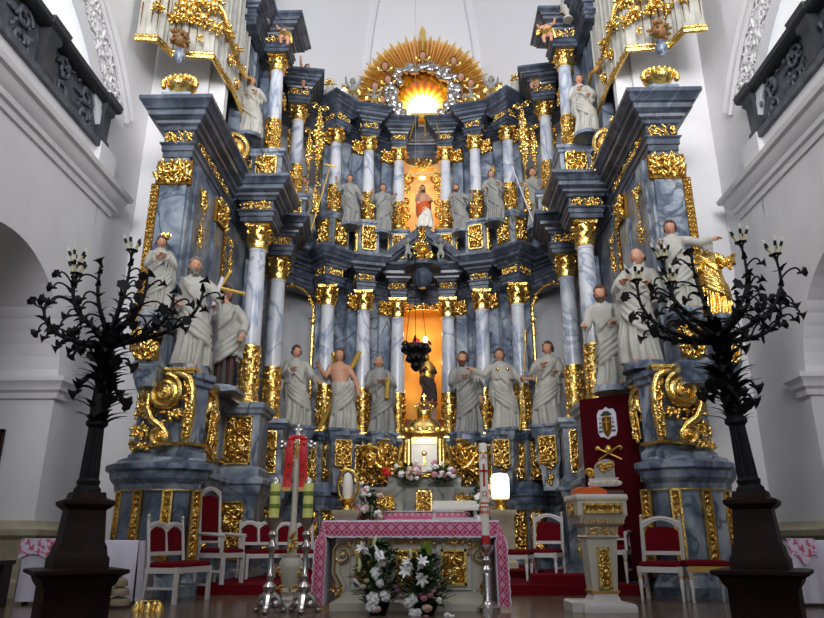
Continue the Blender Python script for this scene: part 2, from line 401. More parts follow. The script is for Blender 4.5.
    for k in range(320):
        a = pi * random.uniform(.5, .8); rr = random.uniform(3.98, 4.72)
        p = (sx * (XW - .02), 7.1 - rr * cos(a), Z(4.95) + rr * sin(a))
        mb.ell(p, (.025, random.uniform(.04, .11), random.uniform(.015, .035)), 6, 4, Matrix.Rotation(random.uniform(0, 3.1), 3, 'X'))
    struct(mb, 'trim_stucco_foliage_' + side, 'stucco')

# apse with a faceted half dome, and the choir vault in front of it
AC, AR, AZ, AH = 14.1, 5.55, Z(14.0), 4.6
angs = [math.radians(a) for a in (-100, -60, -20, 20, 60, 100)]
mb = MB(); lo = [(AR * sin(a), AC + AR * cos(a), 0) for a in angs]; hi = [(p[0], p[1], AZ) for p in lo]
mb.loft([lo, hi], cap=False, close=False); struct(mb, 'wall_apse', 'vault', smooth=False)
mb = MB(); rings = []
for k in range(15):
    t = pi / 2 * k / 14.5; r = AR * cos(t); rings.append([(r * sin(a), AC + r * cos(a), AZ + AH * sin(t)) for a in angs])
mb.loft(rings, cap=False, close=False)
for i in (1, 2, 3, 4): mb.tube([r[i] for r in rings], .15, 8)
# choir vault: barrel along Y
n = 20; vr = 5.9
a0 = [(-vr * cos(pi * k / n), 3.0, Z(11.0) + vr * sin(pi * k / n)) for k in range(n + 1)]
mb.loft([a0, [(p[0], 14.0, p[2]) for p in a0]], cap=False, close=False)
struct(mb, 'ceiling', 'vault', ang=12)

# red carpeted dais
mb = MB(); mb.box((0, 13.65, .07), (6.5, 5.8, .14)); mb.box((0, 14.3, .2), (4.2, 3.2, .12)); struct(mb, 'floor_dais', 'carpet')

# gallery balustrades of pierced dark stone
def scrollwork(mb, w, h, seed, dep=.06):
    rnd = random.Random(seed)
    for s in (-1, 1):
        for zz in (-.22, .22):
            c = (s * w * .25, zz * h * 1.0); pts = []
            for k in range(22):
                a = 2 * pi * 1.4 * k / 21; r = min(w, h) * .25 * (1 - .8 * k / 21); pts.append((c[0] + s * r * cos(a), 0, c[1] + r * sin(a) * (1 if zz > 0 else -1)))
            mb.tube(pts, .03, 5)
    for k in range(34):
        mb.ell((rnd.uniform(-.5, .5) * w, rnd.uniform(-.02, .02), rnd.uniform(-.46, .46) * h), (rnd.uniform(.03, .08), dep * .6, rnd.uniform(.02, .045)), 6, 4, Matrix.Rotation(rnd.uniform(0, 3.1), 3, 'Y'))
for side, sx in (('left', -1), ('right', 1)):
    XW = 5.55 if sx < 0 else 5.8
    xb = sx * (XW - .02); zb = Z(6.34)
    t = thing('balustrade', 'dark carved stone gallery balustrade high on the %s wall' % side, 'balustrade', (xb, 0, zb))
    mb = MB(); mb.box((0, 6.4, .06), (.26, 8.0, .12)); mb.build('plinth', 'iron', t)
    mb = MB(); mb.block(.14, 4.05, [(0, 0), (.05, .03), (.07, .1), (.02, .14)], (0, 6.4, .86)); mb.build('handrail', 'rail', t)
    pm = MB(); pm.block(.13, .14, [(0, .1), (0, .2), (-.03, .25), (-.02, .7), (.02, .76), (.02, .86)]); pm.block(.16, .17, [(0, .86), (.06, .9), (.08, 1.0), (.02, 1.05)]); pm = pm.mesh('post', 'rail')
    gm = MB(); gm.box((0, .06, 0), (1.62, .05, .8)); scrollwork(gm, 1.5, .78, 3); gm = gm.mesh('carved_panel', 'iron')
    for yy in (10.24, 8.38, 6.52, 4.66, 2.8):
        put(pm, 'post', t, (0, yy, 0))
    for yy in (9.31, 7.45, 5.59, 3.73):
        put(gm, 'carved_panel', t, (0, yy, .49), -sx * pi / 2)

# ------------------------------------------------------------------ gilded ornament
def spiral(mb, c, R, turns, r0, s=1, ph=0.0, y=0.0, n=24, shrink=.85, flip=1):
    pts = []; rad = []
    for k in range(n):
        u = k / (n - 1); a = ph + 2 * pi * turns * u; r = R * (1 - shrink * u)
        pts.append((c[0] + s * r * cos(a), y - .3 * r0 * u, c[1] + flip * r * sin(a))); rad.append(r0 * (1 - .45 * u))
    mb.tube(pts, rad, 5); mb.ell((c[0], y - r0 * .5, c[1]), (r0 * 1.1, r0 * 1.2, r0 * 1.1), 7, 5)
def leafs(mb, rnd, n, w, h, size, y=0.0, mask=None):
    for _ in range(n):
        x, z = rnd.uniform(-.5, .5) * w, rnd.uniform(-.5, .5) * h
        if mask and not mask(x, z): continue
        a = rnd.uniform(.5, 1.4) * size
        mb.ell((x, y - rnd.uniform(.2, .9) * size, z), (a, a * .45, a * .42), 6, 4, (Matrix.Rotation(rnd.uniform(0, pi), 3, 'Y') @ Matrix.Rotation(rnd.uniform(-.7, .7), 3, 'Z')))
_rel = {}
def relief(w, h, seed=0, frame=True, plate=True, dense=1.0):
    """upright acanthus panel facing -Y, centred on its own origin; slot 0 bright, slot 1 ground"""
    key = (round(w, 2), round(h, 2), seed, frame, plate)
    if key in _rel: return _rel[key]
    rnd = random.Random(seed * 17 + int(w * 100) + int(h * 10)); mb = MB()
    if plate: mb.k = 1; mb.box((0, .03, 0), (w, .06, h)); mb.k = 0
    if frame:
        b = .03
        for x in (-1, 1): mb.box((x * (w / 2 - b / 2), -.012, 0), (b, .05, h))
        for z in (-1, 1): mb.box((0, -.012, z * (h / 2 - b / 2)), (w, .05, b))
    iw, ih = w * (.86 if frame else 1), h * (.88 if frame else 1)
    vert = ih >= iw; L_, S_ = (ih, iw) if vert else (iw, ih)
    n = max(1, round(L_ / (S_ * .62))); step = L_ / n; R = min(S_ * .24, step * .46)
    for i in range(n):
        t = -L_ / 2 + step * (i + .5)
        for s in (-1, 1):
            c = (s * S_ * .24, t) if vert else (t, s * S_ * .24)
            spiral(mb, c, R, 1.35, R * .2, s, rnd.choice((0, pi / 2)), -R * .1, 18, flip=1 if i % 2 else -1)
    leafs(mb, rnd, int((26 + 120 * w * h) * dense), iw * .95, ih * .97, min(.075, .2 * S_))
    _rel[key] = mb.mesh('gilded_panel', ['gold', 'goldplate'], ang=60); return _rel[key]
def garland_mesh(w, h, seed=0):
    key = ('g', w, h, seed)
    if key in _rel: return _rel[key]
    rnd = random.Random(seed); mb = MB(); n = int(h / .075)
    for i in range(n):
        u = i / n; r = w * (.32 + .2 * sin(u * 9 + seed)) * (1 - .35 * u)
        for _ in range(4):
            mb.ell((rnd.uniform(-.6, .6) * r, -.05 - rnd.uniform(0, .06), -h * u + rnd.uniform(-.04, .04)), (r * .55, r * .4, r * .35), 6, 4, Matrix.Rotation(rnd.uniform(0, pi), 3, 'Y'))
    for s in (-1, 1): spiral(mb, (s * w * .35, .02), w * .3, 1.2, w * .07, s, 0, -.05)
    _rel[key] = mb.mesh('garland', 'gold', ang=60); return _rel[key]
def cluster(mb, c, r, n, rnd, sq=(1, 1, 1)):
    for _ in range(n):
        d = Vector((rnd.gauss(0, 1), rnd.gauss(0, 1), rnd.gauss(0, 1))).normalized() * r * rnd.uniform(.4, 1)
        mb.ell((c[0] + d.x * sq[0], c[1] + d.y * sq[1], c[2] + d.z * sq[2]), (r * .34, r * .2, r * .16), 6, 4, Vector((1, 0, 0)).rotation_difference(d).to_matrix())
def leaf_blade(mb, base, out, up, L_, w, curl=.6, n=5):
    """an acanthus leaf: rises along up, its tip curling outwards"""
    out = Vector(out); up = Vector(up); sd = out.cross(up).normalized(); base = Vector(base); L_rows = []
    for k in range(n + 1):
        u = k / n; p = base + up * (L_ * (u if u < .75 else .75 + .12 * sin((u - .75) * 4 * pi / 2))) + out * (L_ * curl * u ** 3)
        ww = w * (1 - .75 * u ** 2) * (1 + .2 * (k % 2)); L_rows.append([tuple(p - sd * ww), tuple(p + out * w * .35), tuple(p + sd * ww), tuple(p - out * w * .15)])
    mb.loft(L_rows)
def capital_mesh(r, h, n=8):
    mb = MB(); mb.lathe([(r * 1.02, 0), (r * 1.15, .02 * h), (r * 1.15, .07 * h), (r, .1 * h), (r * .98, .5 * h), (r * 1.2, .86 * h)], 20)
    for row, (z0, L_, w) in enumerate(((.08, .42, .42), (.3, .45, .36))):
        for k in range(n):
            a = 2 * pi * (k + .5 * row) / n; o = (cos(a), sin(a), 0)
            leaf_blade(mb, (o[0] * r * 1.02, o[1] * r * 1.02, z0 * h), o, (0, 0, 1), L_ * h, w * r, .55)
    for k in range(4):
        a = pi / 4 + k * pi / 2; o = Vector((cos(a), sin(a), 0)); pts = []; rad = []
        for q in range(16):
            u = q / 15; b = pi * .5 + 2 * pi * 1.1 * u; rr = r * .42 * (1 - .75 * u)
            pts.append(o * (r * 1.28 - rr * cos(b) * -1) + Vector((0, 0, h * .72 + rr * sin(b)))); rad.append(r * .16 * (1 - .4 * u))
        mb.tube(pts, rad, 5)
        b = k * pi / 2; mb.ell((cos(b) * r * 1.25, sin(b) * r * 1.25, h * .86), (r * .28, r * .28, r * .3), 7, 5)
    q = r * 1.52; e = r * 1.18; pl = []
    for k in range(4):
        a = pi / 4 + k * pi / 2
        pl.append((q * 1.2 * cos(a), q * 1.2 * sin(a))); pl.append((e * cos(a + pi / 4), e * sin(a + pi / 4)))
    mb.slab(pl, h * .88, h * .94); mb.slab([(x * 1.06, y * 1.06) for x, y in pl], h * .94, h)
    return mb.mesh('capital', 'gold', ang=50)
def sleeve_mesh(r, h, seed=1):
    rnd = random.Random(seed); mb = MB(); mb.lathe([(r * .96, 0), (r * 1.06, .02), (r * 1.06, .06), (r * .97, .08), (r * .95, h - .07), (r * 1.05, h - .06), (r * 1.05, h - .01), (r * .95, h)], 24)
    nk, nz = 7, max(3, round((h - .15) / (r * .8)))
    for i in range(nz):
        for k in range(nk):
            a = 2 * pi * (k + .5 * (i % 2)) / nk; o = Vector((cos(a), sin(a), 0)); t = Vector((-sin(a), cos(a), 0)); zc = .1 + (h - .18) * (i + .5) / nz; pts = []
            for q in range(11):
                u = q / 10; b = 2 * pi * 1.15 * u + i; rr = r * .36 * (1 - .8 * u); pts.append(o * r * .99 + t * (rr * cos(b)) + Vector((0, 0, zc + rr * sin(b))))
            mb.tube(pts, [r * .085 * (1 - .4 * q / 10) for q in range(11)], 4)
            for _ in range(3):
                b = a + rnd.uniform(-.4, .4); mb.ell((r * cos(b), r * sin(b), zc + rnd.uniform(-.5, .5) * r * .8), (r * .06, r * .06, r * .17), 5, 4, Matrix.Rotation(b, 3, 'Z') @ Matrix.Rotation(rnd.uniform(-1.4, 1.4), 3, 'X'))
    return mb.mesh('gilded_sleeve', 'gold', ang=60)

# ------------------------------------------------------------------ the altarpiece
ALT = thing('altarpiece', 'towering two-tier blue-grey marble and gilded baroque altarpiece filling the apse', 'altarpiece')
ENT = [(0, 0), (0, .10), (.025, .11), (.025, .2), (.06, .23), (.06, .25), (.0, .26), (.0, .46), (.05, .48), (.07, .53), (.13, .56), (.14, .61), (.24, .66), (.25, .74), (.29, .76), (.33, .84), (.38, .88), (.38, .95), (.30, .98)]
LOWP = [(.10, 0), (.10, .14), (.06, .2), (.02, .28), (0, .3), (0, 1.46), (.04, 1.52), (.05, 1.6), (.12, 1.68), (.14, 1.78), (.2, 1.82), (.2, 1.9), (.06, 1.96), (.04, 2.0)]
def scaled(prof, z0, z1, of=1.0):
    a, b = prof[0][1], prof[-1][1]; return [(o * of, z0 + (z - a) / (b - a) * (z1 - z0)) for o, z in prof]
UPP = [(.06, 0), (.06, .1), (.0, .16), (0, 1.1), (.05, 1.14), (.06, 1.2), (.1, 1.24), (.1, 1.33), (.02, 1.35)]
E0, E1, E2, E3, E4, E5 = 1.15, 2.5, 6.35, 7.3, 8.4, 11.13
cap_lo, cap_up = capital_mesh(.185, .5), capital_mesh(.165, .46)
slv_lo, slv_up = sleeve_mesh(.205, 1.05), sleeve_mesh(.18, .85, 2)
def shaft_mesh(r0, r1, h, name='column'):
    mb = MB(); mb.lathe([(r0, 0), (r0, h * .02), (r0 * 1.0, h * .3), (lerp(r0, r1, .5), h * .7), (r1, h * .97), (r1 * 1.08, h * .975), (r1 * 1.08, h)], 28); return mb.mesh(name, 'column')
def base_mesh(r, h):
    mb = MB(); mb.box((0, 0, h * .14), (r * 2.7, r * 2.7, h * .28)); mb.lathe([(r * 1.3, h * .28), (r * 1.35, h * .4), (r * 1.3, h * .55), (r * 1.12, h * .6), (r * 1.12, h * .7), (r * 1.2, h * .78), (r * 1.18, h * .95), (r * 1.02, h)], 24); return mb.mesh('column_base', 'gold')
shaft_lo, shaft_up = shaft_mesh(.192, .165, 2.1), shaft_mesh(.168, .145, 1.34)
base_lo, base_up = base_mesh(.2, .16), base_mesh(.175, .12)
STL = [(3.45, 13.4, 0), (3.4, 15.2, 6), (2.48, 17.1, 42), (1.58, 17.55, 16), (.69, 18.2, 4)]
STU = [(3.46, 13.95, 0), (3.32, 16.0, 10), (2.44, 17.15, 50), (1.54, 17.6, 16), (.69, 18.2, 4)]
def column(x, y, zb, low=True):
    c = put(shaft_lo if low else shaft_up, 'column', ALT, (x, y, Z(zb) + (1.21 if low else .97)))
    put(base_lo if low else base_up, 'column_base', c, (0, 0, -1.21 if low else -.97))
    put(slv_lo if low else slv_up, 'gilded_sleeve', c, (0, 0, -1.05 if low else -.85), random.uniform(0, 6))
    put(cap_lo if low else cap_up, 'capital', c, (0, 0, 2.1 if low else 1.34)).scale.z = (E2 - zb - 1.21 - 2.1) / .5 if low else (E5 - zb - .97 - 1.34) / .46
def blk(name, m, hx, hy, prof, x, y, rz, z=0):
    mb = MB(); mb.block(hx, hy, prof); return mb.build(name, m, ALT, (x, y, z), rz, ang=30)
def off(x, y, rz, dx, dy): return (x + dx * cos(rz) - dy * sin(rz), y + dx * sin(rz) + dy * cos(rz))
random.seed(11)
for sx in (-1, 1):
    for i, (x, y, a) in enumerate(STL):
        x *= sx; rz = -sx * math.radians(a); w = (.4, .38, .33, .3, .27)[i]
        p = blk('pedestal', 'blue', w, w, scaled(LOWP, 0, Z(E0), .8), x, y, rz)
        q = blk('pedestal', 'blue', w - .02, w - .02, scaled(UPP, Z(E0), Z(E1)), x, y, rz)
        for ang, nm in ((0, 'front'), (sx * -pi / 2, 'side')):
            r2 = rz - ang if nm == 'side' else rz
            d = w - .02
            px_, py_ = off(x, y, r2, 0, -d - .012); put(relief(w * 1.3, .9, i % 3), 'gilded_panel', ALT, (px_, py_, Z(1.78)), r2)
            px_, py_ = off(x, y, r2, 0, -w - .012)
            put(relief(w * 1.1, 1.02, i % 2 + 3), 'gilded_panel', ALT, (px_, py_, Z(.16)), r2)
        column(x, y, E1, True)
        e = blk('entablature_block', 'dark', w - .06, w - .06, scaled(ENT, Z(E2), Z(E3), 1.0), x, y, rz)
        for r2 in (rz, rz + sx * pi / 2):
            px_, py_ = off(x, y, r2, 0, -w + .05); put(relief((w - .06) * 1.8, .2, 7, False, False, 1.4), 'gilded_frieze', ALT, (px_, py_, Z(E2 + .35)), r2)
    for i, (x, y, a) in enumerate(STU):
        x *= sx; rz = -sx * math.radians(a); w = (.36, .34, .33, .3, .27)[i]
        q = blk('attic_pedestal', 'blue', w - .02, w - .02, scaled(UPP, Z(E3 - .05), Z(E4), .8), x, y, rz)
        for r2 in (rz, rz + sx * pi / 2):
            px_, py_ = off(x, y, r2, 0, -w); put(relief(w * 1.3, .72, i % 3), 'gilded_panel', ALT, (px_, py_, Z(7.86)), r2)
        column(x, y, E4, False)
        e = blk('entablature_block', 'dark', w - .06, w - .06, scaled(ENT, Z(E5), Z(E5 + .9), .95), x, y, rz)
        for r2 in (rz, rz + sx * pi / 2):
            px_, py_ = off(x, y, r2, 0, -w + .05); put(relief((w - .06) * 1.7, .19, 7, False, False, 1.4), 'gilded_frieze', ALT, (px_, py_, Z(E5 + .33)), r2)
# carcass: base, walls and running entablatures
def mirror_path(p): return p + [(-x, y) for x, y in p[::-1]]
BASEP = mirror_path([(-3.95, 13.0), (-3.88, 16.1), (-2.85, 17.35), (-1.9, 17.95), (-1.05, 18.45)])
mb = MB(); mb.run(BASEP, scaled(LOWP, 0, Z(E0)), 0, .35); mb.build('base_wall', 'blue', ALT, ang=30)
mb = MB(); mb.run(BASEP, scaled(UPP, Z(E0), Z(E1)), 0, .35); mb.build('base_wall', 'blue', ALT, ang=30)
ENTP = mirror_path([(-3.95, 13.0), (-3.85, 16.2), (-2.85, 17.4), (-1.9, 18.0), (-1.05, 18.55), (-.66, 18.62)])
mb = MB(); mb.run(ENTP, scaled(ENT, Z(E2), Z(E3)), 0, .5); mb.build('running_entablature', 'dark', ALT, ang=30)
mb = MB(); mb.run(ENTP, scaled(ENT, Z(E5), Z(E5 + .88)), 0, .4); mb.build('running_entablature', 'dark', ALT, ang=30)
mb = MB(); mb.run(ENTP, [(0, Z(E3 - .03)), (.02, Z(E3 + .3)), (.02, Z(E4 - .2)), (.1, Z(E4 - .1)), (.1, Z(E4))], 0, .4); mb.build('attic_wall', 'blue', ALT, ang=30)
for sx in (-1, 1):
    for seg in ([(-3.98, 13.0), (-3.9, 15.85)], [(-2.8, 17.42), (-1.9, 18.0), (-1.05, 18.55), (-.62, 18.62)]):
        pp = seg if sx < 0 else [(-x, y) for x, y in seg[::-1]]
        mb = MB(); mb.run(pp, [(0, Z(E1 - .02)), (0, Z(E2 + .02))], 0, .25); mb.build('back_wall', 'blue', ALT, ang=30)
        mb = MB(); mb.run(pp, [(0, Z(E4 - .02)), (0, Z(E5 + .02))], 0, .25); mb.build('back_wall', 'blue', ALT, ang=30)
    # pilasters behind and between the columns
    for (x, y, a, big) in ((3.8, 14.3, 90, 1), (3.78, 15.4, 90, 1), (2.72, 17.3, 32, 0), (1.95, 17.8, 32, 0), (1.82, 17.88, 20, 0), (1.1, 18.35, 20, 0)):
        rz = -sx * math.radians(a)
        for z0, z1, cm in ((E1, E2 - .42, cap_lo), (E4, E5 - .4, cap_up)):
            mb = MB(); mb.box((0, 0, (z1 - z0) / 2), (.3, .22, z1 - z0)); mb.box((0, -.01, .08), (.36, .28, .16))
            p = mb.build('pilaster', 'blue', ALT, (sx * x, y, Z(z0)), rz)
            put(relief(.36, .42, 9, False), 'capital', p, (0, -.13, z1 - z0 + .2))
    # gilded openwork arch between the second and third columns, at both levels
    for z0, z1, yo in ((E1 + .1, E2 - .1, 0), (E4, E5 - .1, .1)):
        mb = MB(); rnd = random.Random(4)
        A, B = Vector((-3.62, 16.25 + yo, 0)), Vector((-2.88, 17.2 + yo, 0)); mid = (A + B) / 2
        pts = []
        for k in range(13):
            t = pi * k / 12; w = .5 - .5 * cos(t); p = A.lerp(B, w); pts.append((p.x, p.y, Z(z1 - .55) + .55 * sin(t)))
        pts = [(B.x, B.y, Z(z0))] + pts[::-1] + ([(A.x, A.y, Z(z0))] if z0 > 5 else [(A.x, A.y, Z(z1 - 1.3))])
        mb.tube(pts, .035, 6)
        for k in range(len(pts) - 1):
            p, q = Vector(pts[k]), Vector(pts[k + 1]); L_ = (q - p).length
            for j in range(max(2, int(L_ / .06))):
                c = p.lerp(q, rnd.random()); d = rnd.uniform(0, pi)
                mb.ell((c.x + rnd.uniform(-.05, .05), c.y + rnd.uniform(-.06, .02), c.z), (.07, .03, .03), 6, 4, Matrix.Rotation(d, 3, 'Y') @ Matrix.Rotation(rnd.uniform(0, pi), 3, 'Z'))
        if sx > 0: mb.v = [(-x, y, z) for x, y, z in mb.v]; mb.f = [f[::-1] for f in mb.f]
        mb.build('gilded_arch', 'gold', ALT, ang=60)
    for px_, w_, y0_, y1_ in ((319, .42, 108, 214), (309, .3, 132, 200)) if sx < 0 else ((523, .42, 106, 212), (534, .3, 128, 196)):
        a_, b_ = at(px_, y0_, 16.45), at(px_ - 2 * sx, y1_, 16.45); put(garland_mesh(w_, round(a_.z - b_.z, 1), 5), 'garland', ALT, (a_.x, 16.5, a_.z), -sx * .5)
    # panels along the base between the pedestals
    for (x, y, a, w, h, z, sd) in ((3.72, 14.3, 90, .95, .9, 1.78, 1), (3.7, 14.3, 90, .8, .95, .18, 2), (2.72, 16.6, 48, .5, .9, 1.78, 3), (2.6, 16.55, 48, .4, .9, .2, 4), (1.02, 17.9, 22, .7, 1.0, 1.75, 5), (1.9, 17.35, 30, .42, .9, 1.75, 2)):
        put(relief(w, h, sd), 'gilded_panel', ALT, (sx * x, y, Z(z)), -sx * math.radians(a))
    # brackets that carry the statues between the columns
    for px, Y, w in ((295, 16.25, .3), (340, 16.75, .3), (380, 17.35, .28)) if sx < 0 else ((467, 17.35, .28), (505, 16.75, .3), (550, 16.2, .3)):
        p = at(px, 430, Y); mb = MB(); mb.block(w, w, [(-.12, Z(E0 - .1)), (-.1, Z(1.5)), (-.02, Z(1.75)), (-.02, Z(2.2)), (.04, Z(2.28)), (.06, Z(2.42)), (.1, Z(2.46)), (.1, Z(E1 + .02))])
        b = mb.build('statue_bracket', 'blue', ALT, (p.x, p.y, 0), -sx * math.radians(25), ang=30)
        put(relief(.42, .62, 4), 'gilded_panel', b, (0, -w + .005, Z(1.95))); put(garland_mesh(.3, .5, 2), 'garland', b, (0, -w + .12, Z(1.62)))
    # ---- wing
    DX = .12 if sx < 0 else .2
    def mx(path): return path if sx < 0 else [(-x, y) for x, y in path[::-1]]
    W0 = mx([(-4.85, 11.6), (-4.62, 10.75), (-4.4, 10.5), (-3.9, 10.32), (-3.45 - DX, 10.38), (-3.22 - DX, 10.6), (-3.34 - DX, 11.0), (-3.74, 11.4), (-3.76, 12.95)])
    mb = MB(); mb.run(W0, scaled(LOWP, 0, Z(E0 + .02)), 0, .75); mb.build('wing_base', 'blue', ALT, ang=30)
    mb = MB(); mb.slab([(-4.8, 11.5), (-4.4, 10.6), (-3.5, 10.6), (-3.4, 11), (-3.8, 11.5), (-3.8, 12.95), (-4.8, 12.95)] if sx < 0 else [(4.8, 11.5), (4.8, 12.95), (3.8, 12.95), (3.8, 11.5), (3.4, 11), (3.5, 10.6), (4.4, 10.6)], Z(E0 - .3), Z(E0)); mb.build('wing_base', 'blue', ALT)
    W1 = mx([(-4.75, 11.6), (-4.5, 10.85), (-4.3, 10.72), (-4.1, 10.72), (-4.0, 10.6), (-3.4 - DX, 10.42), (-3.24 - DX, 10.75), (-3.4 - DX, 11.1), (-3.74, 11.4), (-3.76, 12.95)])
    mb = MB(); mb.run(W1, scaled(UPP, Z(E0), Z(E1)), 0, .8); mb.build('wing_base', 'blue', ALT, ang=30)
    for P_, z_, o_ in ((W0, 1.0 - .32, .015), (W1, E0 + .2, .03)):
        mb = MB(); mb.run(P_, [(o_, Z(z_)), (o_ + .025, Z(z_ + .01)), (o_ + .025, Z(z_ + .05)), (o_, Z(z_ + .06))], 0, .03); mb.build('gilded_trim', 'gold', ALT)
    mb = MB(); mb.box((sx * 4.0, 11.9, Z(E1 - .03)), (1.1, 2.1, .05)); mb.box((sx * 3.42, 11.9, Z(E1 - .025)), (.5, .6, .07)); mb.build('wing_base', 'blue', ALT)
    # narrow gilded strips on the lower base
    for (x, y, a) in ((4.5, 10.62, -35), (4.12, 10.36, -10), (3.66, 10.3, 8), (3.3, 10.46, 45)):
        put(relief(.15, 1.0, 3, True), 'gilded_panel', ALT, (sx * x, y, Z(.2)), -sx * math.radians(a))
    put(relief(.5, 1.0, 4), 'gilded_panel', ALT, (sx * 3.73, 12.1, Z(.2)), -sx * pi / 2)
    # gilded scroll consoles on the upper base
    def console(s=1.0):
        mb = MB(); rnd = random.Random(3)
        mb.ell((-.08, .04, .28), (.26, .1, .26), 20, 8); spiral(mb, (-.08, .28), .27, 2.2, .042, -1, pi * .5, -.04, 50, .9)
        mb.tube([(-.08, .0, .55), (.12, -.02, .56), (.28, -.01, .5), (.34, 0, .34), (.36, .02, .0), (.33, .04, -.3), (.3, .05, -.48)], [.05, .055, .06, .06, .06, .05, .04], 8)
        mb.tube([(.2, .0, .46), (.25, .02, .3), (.26, .03, 0), (.24, .05, -.42)], [.03, .04, .04, .03], 6)
        mb.tube([(-.35, .02, .26), (-.34, .0, .04), (-.24, -.02, -.14), (-.08, -.02, -.24), (.02, 0, -.36)], [.045, .055, .06, .055, .04], 8)
        spiral(mb, (-.08, -.4), .14, 1.6, .038, 1, pi / 2, -.04, 28); mb.ell((-.08, .03, -.4), (.13, .07, .13), 14, 7)
        mb.box((0, .1, .64), (.74, .3, .05)); mb.box((0, .12, .6), (.68, .26, .05))
        for k in range(16): mb.ell((.3 + rnd.uniform(-.06, .06), -.03, .35 - .05 * k), (.06, .04, .028), 6, 4, Matrix.Rotation(rnd.uniform(0, pi), 3, 'Y'))
        for k in range(12): mb.ell((rnd.uniform(-.12, .16), .04, rnd.uniform(-.2, .02)), (.07, .04, .03), 6, 4, Matrix.Rotation(rnd.uniform(0, pi), 3, 'Y'))
        return mb.mesh('gilded_console', 'gold', ang=60)
    cm = console(1.0)
    for (x, y, a, sc) in ((3.68, 10.32, -4, 1.0), (3.4, 11.0, 55, .8)):
        o = put(cm, 'gilded_console', ALT, (sx * (x + (DX if x < 3.9 else 0)), y, Z(1.86)), -sx * math.radians(a), (-sx * sc if sx > 0 else sc, sc, sc))
    put(relief(.36, .42, 6, False, False), 'gilded_panel', ALT, (sx * 4.24, 10.62, Z(2.0)), sx * .1); put(relief(.3, .4, 3, False, False), 'gilded_panel', ALT, (sx * 4.3, 10.64, Z(1.5)), sx * .1)
    put(relief(.55, .95, 6), 'gilded_panel', ALT, (sx * 3.73, 12.2, Z(1.78)), -sx * pi / 2)
    # pier of the wing with its gilded pilaster
    mb = MB(); mb.box((sx * 4.24, 11.8, Z((E1 + E2) / 2)), (.54, 2.4, E2 - E1)); mb.box((sx * 4.24, 10.57, Z((E1 + E2) / 2)), (.46, .1, E2 - E1)); mb.box((sx * 3.97, 12.2, Z((E1 + E2) / 2)), (.1, .5, E2 - E1)); mb.box((sx * 3.97, 11.0, Z((E1 + E2) / 2)), (.08, .4, E2 - E1)); mb.build('wing_pier', 'blue', ALT)
    put(relief(.62, .46, 1, False), 'capital', ALT, (sx * 4.24, 10.5, Z(E2 - .3)))
    put(relief(.56, .5, 2, False), 'capital', ALT, (sx * 3.9, 12.2, Z(E2 - .3)), -sx * pi / 2)
    put(relief(.14, 3.0, 5, False), 'gilded_border', ALT, (sx * 4.55, 10.52, Z(4.35)))
    put(relief(.16, 2.6, 5, False), 'gilded_border', ALT, (sx * 3.92, 12.6, Z(4.6)), -sx * pi / 2)
    put(garland_mesh(.26, 1.05, 1), 'garland', ALT, (sx * 3.92, 11.0, Z(5.85)), -sx * pi / 2)
    put(garland_mesh(.26, .9, 3), 'garland', ALT, (sx * 3.9, 12.75, Z(5.7)), -sx * pi / 2)
    blk('wing_entablature', 'dark', .26, 1.33, scaled(ENT, Z(E2), Z(E3 + .1), 1.0), sx * 4.22, 11.82, 0)
    put(relief(.5, .2, 7, False, False, 1.4), 'gilded_frieze', ALT, (sx * 4.22, 10.46, Z(E2 + .36)))
    put(relief(2.0, .2, 8, False, False, 1.4), 'gilded_frieze', ALT, (sx * 3.95, 11.7, Z(E2 + .36)), -sx * pi / 2)
    # attic of the wing, with a gilded medallion, and the white pier that rises behind the first upper column
    mb = MB(); mb.box((sx * 4.35, 12.95, Z(7.75)), (.9, .7, .95)); mb.box((sx * 3.95, 12.75, Z(7.7)), (.4, .5, .8)); mb.build('attic_wall', 'dark', ALT)
    mb = MB(); spiral(mb, (0, 0), .22, 1.8, .045, 1, 0, -.03, 30); mb.lathe([(.27, -.03), (.3, 0), (.27, .03)], 24)
    ring = MB(); ring.tube([(.27 * cos(2 * pi * k / 20), -.02, .3 * sin(2 * pi * k / 20)) for k in range(21)], .045, 6); ring.ell((0, 0, 0), (.2, .06, .22), 12, 8)
    ring.build('gilded_medallion', 'gold', ALT, (sx * 3.86, 12.45, Z(7.75)), -sx * math.radians(20))
    mb = MB(); mb.box((sx * 4.55, 14.05, Z(10.9)), (1.0, .8, 7.4))
    for k in range(5): mb.box((sx * (4.15 + .2 * k), 13.62, Z(10.9)), (.09, .1, 7.2))
    mb.build('wing_upper_pier', 'vault', ALT)
    mb = MB(); mb.box((sx * 4.0, 13.8, Z(9.9)), (.16, .2, 3.2)); mb.box((sx * 3.85, 14.6, Z(9.9)), (.2, .3, 2.6)); mb.build('pilaster', 'blue', ALT)
    blk('wing_entablature', 'dark', .42, .62, scaled(ENT, Z(E5), Z(E5 + .9), .9), sx * 4.15, 13.35, 0)

